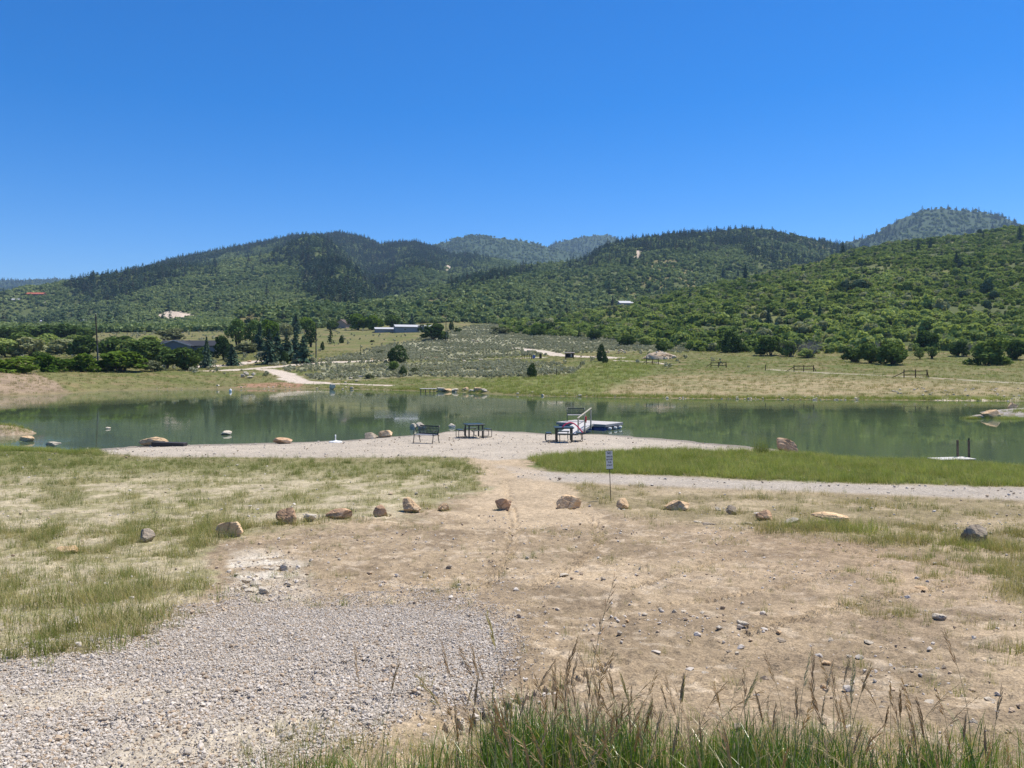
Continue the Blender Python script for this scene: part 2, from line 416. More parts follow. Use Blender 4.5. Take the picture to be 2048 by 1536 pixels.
def paint(x, y, z, layer, tt):
    u, v = uv_of(x, y, z)
    n = u.shape
    # ragged edges: warp outline tests with noise measured on the ground
    wv = np.clip((v - V0) / 60, .3, 4)
    w1 = (fbm(x * .55, y * .55, 40, 4) - .5) * 2; w2 = (fbm(x * 3.1, y * 3.1, 44, 3) - .5) * 2
    wu, wvv = u + (w1 * 16 + w2 * 9) * wv * .9, v + (w1 * 3 + w2 * 2) * wv
    big = fbm(x / 5, y / 5, 50, 4); med = fbm(x / 1.1, y / 1.1, 54, 4); fine = fbm(x * 4, y * 4, 58, 3)
    col = np.zeros(n + (3,)); grav = np.zeros(n); zone = np.zeros(n, int)
    near = (y < .5 * (nshore(u) + fshore(u)))
    def blend(mask, c):
        nonlocal col
        c = np.asarray(c, float); col = col * (1 - mask[..., None]) + c * mask[..., None]
    one = np.ones(n)
    # --- camera side
    d0 = np.array([.305, .235, .150]); d1 = np.array([.420, .330, .217]); d2 = np.array([.205, .156, .101])
    t = sstep(.35, .65, big)[..., None]
    base = d0 * (1 - t) + d1 * t
    k = sstep(.58, .72, med)[..., None] * .6
    base = base * (1 - k) + d2 * k
    f2 = fbm(x / .33, y / .33, 61, 4); k = (sstep(.52, .66, f2) * .45 * sstep(.3, .6, big + .15))[..., None]; base = base * (1 - k) + d2 * k
    k = (sstep(.60, .70, fbm(x / .22, y / .22, 63, 3)) * .5)[..., None]; base = base * (1 - k) + np.array([.52, .43, .31]) * k
    kk = (sstep(1200, 1800, u) * sstep(1320, 1080, v) * sstep(1010, 1070, v) * .55)[..., None]   # damper brown dirt
    base = base * (1 - kk) + np.array([.27, .195, .125]) * kk
    col = base
    rr = np.zeros(n)
    mg = sstep(-14, 14, polysd(wu, wvv, P_GLEFT)) * near
    pale = sstep(.56, .40, .6 * tuft_noise(x, y) + .4 * fbm(x / .3, y / .3, 57, 3)) * sstep(918, 980, v) * .75
    gc = np.array([.27, .245, .13])[None] * np.ones(n + (1,)); gc = gc * (1 - pale[..., None]) + np.array([.47, .40, .275]) * pale[..., None]
    gre = sstep(960, 905, v)[..., None]
    gc = gc * (1 - gre) + np.array([.17, .17, .06]) * gre
    col = col * (1 - mg[..., None]) + gc * mg[..., None]
    mb = sstep(-5, 5, polysd(wu, v + w2 * 2, P_GBAND)) * near
    blend(mb, [.13, .15, .05])
    mr = sstep(-14, 14, polysd(wu, wvv, P_GRIGHT)) * near
    gr2 = np.array([.24, .20, .11])[None] * np.ones(n + (1,)); gr2 = gr2 * (1 - .6 * sstep(.5, .66, med)[..., None]) + np.array([.47, .38, .25]) * .6 * sstep(.5, .66, med)[..., None]
    col = col * (1 - mr[..., None] * .85) + gr2 * mr[..., None] * .85
    mp = sstep(-25, 15, polysd(wu, wvv, P_PALE)) * near
    blend(mp * .75 * sstep(.3, .55, med), [.66, .61, .50])
    sd = polysd(wu, v + w1 * 2 + w2, P_PATH); m = sstep(-4, 4, sd) * near
    blend(m, [.41, .36, .285]); grav = np.maximum(grav, m * .7); zone[(sd > 0) & near] = 2
    sd = polysd(wu * .5 + u * .5, v + w2 * 1.2, P_BEACH); m = sstep(-2, 2, sd) * near
    wet = sstep(.14, .02, z)
    bc = np.array([.435, .378, .292])[None] * (.86 + .28 * big[..., None]); bc = bc * (1 - wet[..., None] * .55)
    col = col * (1 - m[..., None]) + bc * m[..., None]; grav = np.maximum(grav, m * .45); zone[(sd > 0) & near] = 3
    sd = polysd(wu, wvv, P_TRAIL); m = sstep(-8, 10, sd) * near * (zone != 3)
    blend(m * .8, [.45, .355, .235]); zone[(sd > 0) & near & (zone == 0)] = 4
    sd = polysd(wu, wvv, P_ROAD); m = sstep(-10, 14, sd) * near
    sandy = np.maximum(sstep(-12, 18, polysd(wu, wvv, [(-700, 1390), (0, 1378), (250, 1366), (430, 1368), (400, 1392), (200, 1412), (0, 1428), (-700, 1460)])), sstep(-12, 22, polysd(wu, wvv, [(120, 1560), (240, 1446), (420, 1412), (560, 1398), (610, 1428), (530, 1482), (430, 1560)]))) * .9
    rc = np.array([.47, .42, .35])[None] * (1 - sandy[..., None]) + np.array([.46, .40, .30]) * sandy[..., None]
    rc = rc * (.88 + .24 * big[..., None])
    col = col * (1 - m[..., None]) + rc * m[..., None]; grav = np.maximum(grav * (1 - m), sstep(-56, 44, sd + w2 * 18) * near * (1 - .84 * sandy)); zone[(sd > 0) & near] = 5
    # tyre tracks: slightly darker, ridged
    # --- far side
    far = ~near
    fb = fbm(x / 16, y / 10, 80, 4); fm = fbm(x / 3, y / 2, 84, 4)
    c = np.array([.165, .160, .062])[None] * np.ones(n + (1,))
    t = sstep(.4, .62, fb)[..., None]; c = c * (1 - t) + np.array([.125, .14, .042]) * t
    t = (sstep(.52, .66, fm) * .7)[..., None]; c = c * (1 - t) + np.array([.23, .18, .09]) * t
    fu, fv = u + w1 * 25, v + (fb - .5) * 9
    def fblend(mask, cc):
        nonlocal c
        c = c * (1 - mask[..., None]) + np.asarray(cc) * mask[..., None]
    fblend(sstep(-9, 8, polysd(fu, fv, P_TANFIELD)) * (.38 + .42 * sstep(.35, .6, fm)), [.345, .275, .155])
    fblend(sstep(-14, 10, polysd(fu, fv, P_LUSH)) * .75, [.165, .185, .055])
    fblend(np.maximum(sstep(-2, 3, polysd(fu, fv, P_SAGE1)), sstep(-2, 3, polysd(fu, fv, P_SAGE2))) * .85, [.29, .285, .19])
    fblend(sstep(-2, 3, polysd(u + w1 * 6, v + w1 * 2, P_BERM)), np.array([.29, .22, .145])[None] * (.7 + .6 * fm[..., None]))
    fblend(sstep(-1, 2, polysd(fu, v, P_REDBANK)) * .9, [.33, .19, .12])
    sh = sstep(.5, .05, z) * (y < fshore(u) + 14)
    fblend(sh * .7, [.20, .17, .085])
    for k, (pts, hw) in FARROADS.items():
        W = [at(*p) for p in pts]
        dd = np.full(n, 1e9)
        for A, B in zip(W[:-1], W[1:]):
            ex, ey = B.x - A.x, B.y - A.y
            q = np.clip(((x - A.x) * ex + (y - A.y) * ey) / (ex * ex + ey * ey + 1e-9), 0, 1)
            dd = np.minimum(dd, np.hypot(x - A.x - q * ex, y - A.y - q * ey))
        dd = dd + (fm - .5) * hw * .9
        m = sstep(hw, hw * .7, dd) * far * (layer == 0)
        fblend(m * (.5 if k == 'f' else .95), [.55, .47, .38]); zone[(dd < hw * .9) & far & (layer == 0)] = 6
    fblend((z > .02) & (y > 54) & (y < 78) & (u > 1940), np.array([.33, .30, .265])[None] * (.8 + .4 * fm[..., None]))
    col = np.where(far[..., None] | ((y > 54) & (y < 78) & (u > 1940))[..., None], c, col)
    # --- hills
    hb = fbm(x / 60, y / 60, 90, 4)
    hc = np.array([.085, .105, .036])[None] * (.8 + .5 * hb[..., None])
    t = sstep(.48, .62, hb)[..., None] * (layer == 1)[..., None]
    hc = hc * (1 - t) + np.array([.15, .16, .05]) * t
    hc = np.where((layer >= 4)[..., None], np.array([.050, .080, .034]), hc)
    t = sstep(.60, .70, hb)[..., None] * (layer == 2)[..., None]
    hc = hc * (1 - t) + np.array([.17, .15, .06]) * t
    col = np.where((layer > 0)[..., None], hc, col)
    cl = cliff(u, v, x, y, layer)
    col = np.where((cl > 0)[..., None], np.array([.52, .43, .33]) * (.75 + .5 * fbm(x / 6, y / 9, 95, 3)[..., None]), col)
    zone = np.where(layer > 0, 10 + layer, zone)
    return col, grav, zone

def cliff(u, v, x, y, layer):
    wb = (fbm(x / 9, y / 14, 93, 3) - .5)
    r = np.zeros(u.shape)
    for P, L in ((P_CLIFF1, 3), (P_CLIFF3, 3), (P_CLIFF2, 3), (P_CLIFF4, 2)):
        r = np.maximum(r, (polysd(u + wb * 16, v + wb * 6, P) > 0) * (layer == L))
    return r

_tracks = {}
def relief(x, y, z):
    """clods, ruts and tyre tread on the ground near the eye"""
    x = np.asarray(x, float); y = np.asarray(y, float)
    fade = np.clip(1.6 - y / 34, .12, 1)
    rel = (fbm(x * 1.4, y * 1.4, 100, 4) - .5) * .10 + (fbm(x * 6, y * 6, 104, 3) - .5) * .052 + (fbm(x * 20, y * 20, 107, 2) - .5) * .036 * (y < 18)
    for pts, ph in (([(1240, 1175), (1330, 1150), (1430, 1122), (1520, 1108)], 0), ([(1330, 1205), (1440, 1190), (1540, 1175), (1640, 1150), (1760, 1120)], .3), ([(1480, 1265), (1570, 1240), (1680, 1205), (1800, 1185), (1930, 1160)], .1),
                    ([(1060, 1180), (1150, 1130), (1200, 1080), (1180, 1030), (1100, 1000)], .5), ([(860, 1450), (960, 1420), (1080, 1380), (1200, 1330)], .2), ([(960, 1180), (1010, 1120), (1030, 1060), (1020, 1000), (1010, 960)], .7),
                    ([(100, 1480), (300, 1430), (480, 1390), (700, 1330), (860, 1300)], .2), ([(200, 1540), (420, 1490), (600, 1440), (760, 1395)], .6)):
        kk = tuple(pts)
        if kk not in _tracks: _tracks[kk] = [at(*p) for p in pts]
        W = _tracks[kk]; s0 = 0
        for A, B in zip(W[:-1], W[1:]):
            ex, ey = B.x - A.x, B.y - A.y; Lg = math.hypot(ex, ey)
            q = ((x - A.x) * ex + (y - A.y) * ey) / Lg
            e = ((x - A.x) * -ey + (y - A.y) * ex) / Lg
            m = (q > 0) & (q < Lg); w = np.exp(-(e / .13) ** 4) * m
            rel = rel + w * (-.026 + .019 * np.sign(np.sin((q + s0 + np.abs(e) * .8) * 2 * PI / .11 + ph)))
            s0 += Lg
    u, v = uv_of(x, y, z)
    calm = 1 - .55 * sstep(-20, 20, polysd(u, v, P_ROAD))
    return np.where(y < 56, rel * fade * calm * np.clip((z - .02) / .1, .15, 1), 0)
def ground_z(x, y):
    z = height(x, y); return z + relief(x, y, z)

def build_land():
    us = np.unique(np.concatenate([np.arange(-900, -100, 9.0), np.arange(-100, 2150, 2.9), np.arange(2150, 2901, 9.0)]))
    ys = np.concatenate([[-40, -12, -4, -1, .3, .9, 1.6, 2.1], 1538 * CZ / np.linspace(1538 * CZ / 2.5, 1538 * CZ / 100, 640)[0:0]])
    q = 1538.0 / np.linspace(1538 / 2.4, 1538 / 96, 620)            # even steps in depth ratio close to the eye
    g = [2.4]
    while g[-1] < 56: g.append(g[-1] + max(.010 * g[-1] * .62, .012))
    while g[-1] < 96: g.append(g[-1] * 1.012)
    while g[-1] < 330: g.append(g[-1] * 1.0045)
    while g[-1] < 6200: g.append(g[-1] * 1.0105)
    ys = np.concatenate([[-40, -12, -4, -1, .3, .9, 1.6, 2.1], g])
    U, Yg = np.meshgrid(us, ys)
    X = (U - CX) * np.maximum(Yg, 1.8) / F
    X = np.where(Yg < 1.8, (U - CX) * (1.8 + (1.8 - Yg) * .6) / F, X)
    Z, L, T = height(X, Yg, True)
    print('land grid', U.shape)
    nr = Yg < 56
    Z[nr] = Z[nr] + relief(X[nr], Yg[nr], Z[nr])
    shp = Z.shape
    C, G, ZN = paint(X.ravel(), np.maximum(Yg, .5).ravel(), Z.ravel(), L.ravel(), T.ravel())
    V = np.stack([X.ravel(), Yg.ravel(), Z.ravel()], 1)
    R, K = shp
    i = np.arange(R - 1)[:, None] * K + np.arange(K - 1)[None]
    Q = np.stack([i, i + 1, i + K + 1, i + K], -1).reshape(-1, 4)
    # shared smooth normals so that neighbouring surfaces meet without a seam
    P = V.reshape(R, K, 3)
    du = np.gradient(P, axis=1); dv = np.gradient(P, axis=0)
    N = np.cross(du, dv); N /= np.linalg.norm(N, axis=-1, keepdims=True) + 1e-12; N = N.reshape(-1, 3)
    qz = ZN[Q[:, 0]]
    names = {0: 'ground', 2: 'gravel_path', 3: 'gravel_beach', 4: 'dirt_path', 5: 'gravel_road', 6: 'dirt_road', 11: 'hill', 12: 'hill', 13: 'mountain', 14: 'mountain', 15: 'mountain', 16: 'mountain', 17: 'mountain'}
    mat = ground_material()
    for z in sorted(set(qz.tolist())):
        sel = Q[qz == z]
        ids, inv = np.unique(sel, return_inverse=True)
        me = np_mesh(names[z], V[ids], [inv.reshape(-1, 4)], True)
        a = me.attributes.new('col', 'FLOAT_COLOR', 'POINT'); a.data.foreach_set('color', np.concatenate([C[ids], np.ones((len(ids), 1))], 1).astype(np.float32).ravel())
        a = me.attributes.new('gravel', 'FLOAT', 'POINT'); a.data.foreach_set('value', G[ids].astype(np.float32))
        me.normals_split_custom_set_from_vertices(N[ids].astype(np.float32).tolist())
        o = link(names[z], me, mat); tag(o, kind='structure')

# ------------------------------------------------------------------ water, sky, sun, air, lens
def build_water():
    us = np.linspace(-900, 2900, 60); ys = np.linspace(28, 150, 40)
    U, Yg = np.meshgrid(us, ys); X = (U - CX) * Yg / F
    V = np.stack([X.ravel(), Yg.ravel(), np.zeros(X.size)], 1)
    i = np.arange(39)[:, None] * 60 + np.arange(59)[None]
    Q = np.stack([i, i + 1, i + 61, i + 60], -1).reshape(-1, 4)
    t = NT('pond_water'); p = t.pos()
    mp = t.n('ShaderNodeMapping'); mp.inputs['Scale'].default_value = (.5, 1.6, 1); t.l(p, mp.inputs[0])
    a = t.noise(mp.outputs[0], 1.6, 3); b = t.noise(p, .12, 3)
    st = t.mapr(b, .42, .62, .03, .16)
    bs = t.pbr((.078, .108, .060), t.mapr(b, .4, .62, .025, .06), .5, bump=a, bstr=.1, bdist=.02)
    bs.inputs['IOR'].default_value = 1.33
    bn = [x for x in t.t.nodes if x.bl_idname == 'ShaderNodeBump'][0]
    t.l(st, bn.inputs['Strength'])
    o = link('water', np_mesh('water', V, [Q], True), t.m); tag(o, kind='structure')

SUN_EL, SUN_AZ = math.radians(62), math.radians(52)     # azimuth from straight ahead towards the right
def build_light():
    w = bpy.data.worlds.new('World'); SC.world = w; w.use_nodes = True
    nt = w.node_tree; nt.nodes.clear()
    sky = nt.nodes.new('ShaderNodeTexSky'); sky.sky_type = 'NISHITA'; sky.sun_disc = False
    sky.sun_elevation = SUN_EL; sky.sun_rotation = SUN_AZ; sky.altitude = 2000; sky.air_density = 1.0; sky.dust_density = .25; sky.ozone_density = 3.0
    hs = nt.nodes.new('ShaderNodeHueSaturation'); hs.inputs['Saturation'].default_value = SKY_SAT; hs.inputs['Hue'].default_value = SKY_HUE
    bg = nt.nodes.new('ShaderNodeBackground'); bg.inputs['Strength'].default_value = SKY_STR
    out = nt.nodes.new('ShaderNodeOutputWorld')
    nt.links.new(sky.outputs[0], hs.inputs['Color']); nt.links.new(hs.outputs[0], bg.inputs[0]); nt.links.new(bg.outputs[0], out.inputs[0])
    S = Vector((math.cos(SUN_EL) * math.sin(SUN_AZ), math.cos(SUN_EL) * math.cos(SUN_AZ), math.sin(SUN_EL)))
    l = bpy.data.lights.new('sun', 'SUN'); l.energy = SUN_STR; l.angle = math.radians(.53); l.color = (1.0, .925, .82)
    o = bpy.data.objects.new('sun', l); COL.objects.link(o); o.rotation_euler = S.to_track_quat('Z', 'Y').to_euler(); o.location = (30, 10, 60)
    c = bpy.data.cameras.new('camera'); c.sensor_width = 36; c.lens = F / 2048 * 36; c.shift_y = -(768 - V0) / 2048; c.clip_end = 20000; c.clip_start = .05
    o = bpy.data.objects.new('camera', c); COL.objects.link(o); o.location = (0, 0, CZ); o.rotation_euler = (PI / 2, 0, 0); SC.camera = o
    vs = SC.view_settings; vs.view_transform = 'Standard'; vs.look = 'None'; vs.exposure = EXPO; vs.gamma = 1; vs.use_curve_mapping = False
    SC.display_settings.display_device = 'sRGB'

def build_haze():
    m = MB().box((0, 2450, 352), (9400, 7600, 744))
    t = NT('haze_air'); pv = t.n('ShaderNodeVolumePrincipled')
    pv.inputs['Color'].default_value = (.45, .68, 1.0, 1); pv.inputs['Density'].default_value = HAZE; pv.inputs['Anisotropy'].default_value = .2
    t.l(pv.outputs[0], t.out.inputs['Volume'])
    o = m.build('haze', t.m); tag(o, kind='stuff')
    o.location = (0, 0, -24)

SKY_STR, SKY_SAT, SKY_HUE, SUN_STR, EXPO, HAZE = .122, 1.46, .508, 5.0, 0.42, .00009
# ------------------------------------------------------------------ plants
def quads(P, size, Nrm, rng, jit=.7, asp=1.0):
    """leaf clusters: one ragged four-cornered leaf spray per point"""
    n = len(P)
    d = Nrm + rng.normal(size=(n, 3)) * jit; d /= np.linalg.norm(d, axis=1, keepdims=True) + 1e-9
    r = rng.normal(size=(n, 3)); a = np.cross(d, r); a /= np.linalg.norm(a, axis=1, keepdims=True) + 1e-9
    b = np.cross(d, a)
    s = (np.asarray(size) * np.ones(n))[:, None] * .5
    k = lambda: rng.uniform(.65, 1.25, (n, 1))
    V = np.stack([P + a * s * k(), P + b * s * k() * asp + d * s * .25, P - a * s * k(), P - b * s * k() * asp - d * s * .15], 1).reshape(-1, 3)
    return V, np.arange(4 * n, dtype=np.int32).reshape(-1, 4)

def set_lv(me, lv):
    a = me.attributes.new('lv', 'FLOAT', 'POINT'); a.data.foreach_set('value', np.asarray(lv, np.float32))

def crown_pts(blobs, n, rng, lo=.72, hi=1.06):
    c = np.array([b[0] for b in blobs], float); r = np.array([b[1] for b in blobs], float)
    w = (r[:, 0] * r[:, 2]) ; w = w / w.sum()
    P = []; N = []
    while sum(len(p) for p in P) < n:
        i = rng.choice(len(blobs), n, p=w)
        d = rng.normal(size=(n, 3)); d /= np.linalg.norm(d, axis=1, keepdims=True)
        p = c[i] + d * r[i] * rng.uniform(lo, hi, (n, 1))
        keep = np.ones(n, bool)
        for j in range(len(blobs)):
            keep &= (((p - c[j]) / r[j]) ** 2).sum(1) > .42
        keep &= p[:, 2] > 0.02
        P.append(p[keep]); N.append((d / r[i])[keep])
    P = np.concatenate(P)[:n]; N = np.concatenate(N)[:n]; N /= np.linalg.norm(N, axis=1, keepdims=True)
    return P, N

def mesh_crown(name, blobs, n, size, seed, jit=.6):
    rng = np.random.default_rng(seed)
    P, N = crown_pts(blobs, n, rng)
    clump = fbm(P[:, 0] * 1.3 + seed, P[:, 2] * 1.3 + P[:, 1], seed, 2)
    V, Q = quads(P, size * rng.uniform(.6, 1.35, n), N, rng, jit)
    me = np_mesh(name, V, [Q]); set_lv(me, np.repeat(np.clip(rng.uniform(0, 1, n) * .6 + (clump - .3) * .9, 0, 1), 4)); return me

def round_blobs(seed, w=1.0, h=1.0, n=9, low=.18):
    """a lumpy broadleaf outline about one unit wide and one unit tall"""
    rng = np.random.default_rng(seed); B = [((0, 0, h * .52), (w * .30, w * .30, h * .34))]
    for k in range(n):
        a = rng.uniform(0, 2 * PI); q = rng.uniform(.16, .34) * w; z = rng.uniform(low, .82) * h
        q *= (1.0 if z < .6 * h else .6)
        r = rng.uniform(.13, .22)
        B.append(((q * math.cos(a), q * math.sin(a), z), (r * w, r * w, r * h * .85)))
    return B

def mesh_conifer(name, seed, whorls, per, size, w=.36, droop=.25, spray=3, base=.06):
    """unit-tall spruce: whorls of drooping boughs, each bough a chain of needle sprays"""
    rng = np.random.default_rng(seed); P = []; N = []; S = []
    for i in range(whorls):
        z = base + (1 - base) * (i + rng.uniform(-.2, .2)) / whorls
        rad = w * .5 * (1 - z) ** .85 * rng.uniform(.8, 1.15) + .008
        for k in range(per):
            a = rng.uniform(0, 2 * PI); L = rad * rng.uniform(.75, 1.15)
            for q in range(spray):
                f = (q + .7) / spray
                P.append((L * f * math.cos(a), L * f * math.sin(a), z - droop * L * f + .02 * (1 - f)))
                N.append((math.cos(a) * .35, math.sin(a) * .35, 1)); S.append(size * (1.15 - .45 * f) * (1.1 - .6 * z))
    P.append((0, 0, .985)); N.append((1, 0, .1)); S.append(size * .6)
    P = np.array(P); N = np.array(N, float); N /= np.linalg.norm(N, axis=1, keepdims=True)
    V, Q = quads(P, np.array(S), N, rng, .55)
    me = np_mesh(name, V, [Q]); set_lv(me, np.repeat(rng.uniform(0, 1, len(P)), 4)); return me

def mesh_trunk(name, seed, stems=4, h=.6, r=.03, spread=.22):
    rng = np.random.default_rng(seed); m = MB()
    for k in range(stems):
        a = rng.uniform(0, 2 * PI); s = spread * rng.uniform(.4, 1) if stems > 1 else .02
        pts = [(s * .25 * math.cos(a), s * .25 * math.sin(a), -.03)]
        for q in range(1, 4):
            f = q / 3; pts.append((s * (.25 + .75 * f) * math.cos(a) + rng.uniform(-.02, .02), s * (.25 + .75 * f) * math.sin(a) + rng.uniform(-.02, .02), h * f))
        m.tube(pts, [r, r * .8, r * .6, r * .3], 6)
        for q in range(2):
            a2 = a + rng.uniform(-1.2, 1.2); b = Vector(pts[2]); m.tube([b, b + Vector((.16 * math.cos(a2), .16 * math.sin(a2), .14))], [r * .5, r * .2], 5)
    me = bpy.data.meshes.new(name); me.from_pydata(m.v, [], m.f); me.update(); return me

def mesh_deadwood(name, seed, stems=9):
    """leafless grey scrub: a fan of forking twigs in a unit box"""
    rng = np.random.default_rng(seed); m = MB()
    def grow(p, d, L, r, k):
        q = p + d * L; m.tube([p, (p + q) / 2 + Vector(rng.normal(size=3)) * L * .06, q], [r, r * .8, r * .55], 4)
        if k == 0: return
        for _ in range(3):
            e = (d + Vector(rng.normal(size=3)) * .5).normalized(); e.z = abs(e.z) * .8 + .1
            grow(q if rng.random() > .3 else p + d * L * .6, e.normalized(), L * rng.uniform(.55, .8), r * .55, k - 1)
    for k in range(stems):
        a = rng.uniform(0, 2 * PI); e = Vector((math.cos(a) * .45, math.sin(a) * .45, 1)).normalized()
        grow(Vector((math.cos(a) * .1, math.sin(a) * .1, 0)), e, .36, .011, 3)
    me = bpy.data.meshes.new(name); me.from_pydata(m.v, [], m.f); me.update(); return me

def mesh_tuft(name, seed, blades=16, h=.35, spread=.12, w=.006, lean=.45, seg=3):
    rng = np.random.default_rng(seed); V = []; Q = []; lv = []
    for k in range(blades):
        a = rng.uniform(0, 2 * PI); q = spread * math.sqrt(rng.random()); p = np.array([q * math.cos(a), q * math.sin(a), -.02])
        a2 = rng.uniform(0, 2 * PI); L = h * rng.uniform(.5, 1.1); ln = lean * rng.uniform(.2, 1.2)
        t = np.array([math.cos(a2), math.sin(a2), 0]); sd = np.array([-math.sin(a2), math.cos(a2), 0]); rr = rng.random()
        b0 = len(V)
        for i in range(seg + 1):
            f = i / seg; c = p + np.array([0, 0, L * (f - .18 * ln * f * f)]) + t * L * ln * f * f
            ww = w * (1 - f * .92) * (.7 + .3 * (f < .5))
            V += [c - sd * ww / 2, c + sd * ww / 2]; lv += [rr, rr]
            if i: Q.append((b0 + 2 * i - 2, b0 + 2 * i - 1, b0 + 2 * i + 1, b0 + 2 * i))
    me = np_mesh(name, np.array(V), [np.array(Q, np.int32)]); set_lv(me, lv); return me

def rock_mesh(name, dims, seed, planes=11, rough=.06, sub=4, flat=.75):
    """a split boulder: a ball cut by random planes and weathered"""
    import bmesh
    rng = np.random.default_rng(seed)
    bm = bmesh.new(); bmesh.ops.create_icosphere(bm, subdivisions=sub, radius=1)
    D = np.array([v.co[:] for v in bm.verts]); D /= np.linalg.norm(D, axis=1, keepdims=True)
    N = rng.normal(size=(planes, 3)); N /= np.linalg.norm(N, axis=1, keepdims=True)
    off = rng.uniform(flat * .60, flat * 1.02, planes)
    R = np.full(len(D), 1.05)
    for nn, o in zip(N, off):
        c = D @ nn; R = np.where(c > .05, np.minimum(R, o / np.maximum(c, .05)), R)
    nz = np.zeros(len(D))
    for i, fq in enumerate((2.2, 5, 11)):
        nz += (fbm(D[:, 0] * fq + seed, D[:, 1] * fq + D[:, 2] * fq * 1.7, seed % 1000 + i, 3) - .5) * rough * (1.6 / (i + 1))
    P = D * (R * (1 + nz))[:, None]
    P -= (P.max(0) + P.min(0)) / 2; P /= (P.max(0) - P.min(0))
    P = P * np.array(dims); P[:, 2] += dims[2] * .36
    for v, p in zip(bm.verts, P): v.co = p
    me = bpy.data.meshes.new(name); bm.to_mesh(me); bm.free()
    return me

# --- scattered cover -------------------------------------------------
def proto(name, me, mat):
    if not me.materials: me.materials.append(mat)
    return bpy.data.objects.new(name, me)          # never linked: only its copies stand in the scene

def scatter(name, P, protos, scl, idx=None, tilt=0.0, rng=RNG):
    n = len(P); print('scatter', name, n)
    me = bpy.data.meshes.new(name); me.vertices.add(n); me.vertices.foreach_set('co', np.asarray(P, np.float32).ravel())
    rot = np.zeros((n, 3)); rot[:, 2] = rng.uniform(0, 2 * PI, n)
    if tilt: rot[:, :2] = rng.normal(size=(n, 2)) * tilt
    scl = np.asarray(scl, float)
    if scl.ndim == 1: scl = np.repeat(scl[:, None], 3, 1)
    a = me.attributes.new('rot', 'FLOAT_VECTOR', 'POINT'); a.data.foreach_set('vector', rot.astype(np.float32).ravel())
    a = me.attributes.new('scl', 'FLOAT_VECTOR', 'POINT'); a.data.foreach_set('vector', scl.astype(np.float32).ravel())
    a = me.attributes.new('idx', 'INT', 'POINT'); a.data.foreach_set('value', (np.asarray(idx) if idx is not None else rng.integers(0, len(protos), n)).astype(np.int32))
    me.update()
    o = bpy.data.objects.new(name, me); COL.objects.link(o); tag(o, kind='stuff')
    g = bpy.data.node_groups.new(name + '_copies', 'GeometryNodeTree')
    g.interface.new_socket('Geometry', in_out='INPUT', socket_type='NodeSocketGeometry'); g.interface.new_socket('Geometry', in_out='OUTPUT', socket_type='NodeSocketGeometry')
    N, L = g.nodes, g.links
    gi = N.new('NodeGroupInput'); go = N.new('NodeGroupOutput'); io = N.new('GeometryNodeInstanceOnPoints'); j = N.new('GeometryNodeJoinGeometry')
    for p in reversed(protos):
        q = N.new('GeometryNodeObjectInfo'); q.inputs['Object'].default_value = p; q.inputs['As Instance'].default_value = True
        L.new(q.outputs['Geometry'], j.inputs[0])
    def na(nm, ty):
        q = N.new('GeometryNodeInputNamedAttribute'); q.data_type = ty; q.inputs['Name'].default_value = nm
        return [s for s in q.outputs if s.enabled and s.name == 'Attribute'][0]
    L.new(gi.outputs[0], io.inputs['Points']); L.new(j.outputs[0], io.inputs['Instance']); io.inputs['Pick Instance'].default_value = True
    L.new(na('idx', 'INT'), io.inputs['Instance Index']); L.new(na('rot', 'FLOAT_VECTOR'), io.inputs['Rotation']); L.new(na('scl', 'FLOAT_VECTOR'), io.inputs['Scale'])
    L.new(io.outputs[0], go.inputs[0])
    md = o.modifiers.new('copies', 'NODES'); md.node_group = g
    return o

def sample(n, u0, u1, y0, y1, rng=RNG):
    """points spread evenly over the ground of a wedge of land"""
    y = np.sqrt(rng.uniform(y0 * y0, y1 * y1, n)); u = rng.uniform(u0, u1, n)
    return (u - CX) * y / F, y

_hu = np.arange(-900, 2901, 8.0); _hy = np.geomspace(100, 5600, 420)
_HU, _HY = np.meshgrid(_hu, _hy)
_HZ = height((_HU - CX) * _HY / F, _HY)
_HV = np.minimum.accumulate(V0 + F * (CZ - _HZ) / _HY, axis=0)      # highest row reached so far: what hides the land behind
def visible(x, y, z, margin):
    u, v = uv_of(x, y, z)
    iu = np.clip(((u + 900) / 8).round().astype(int), 0, len(_hu) - 1); iy = np.clip(np.searchsorted(_hy, y) - 1, 0, len(_hy) - 1)
    return v < _HV[iy, iu] + margin

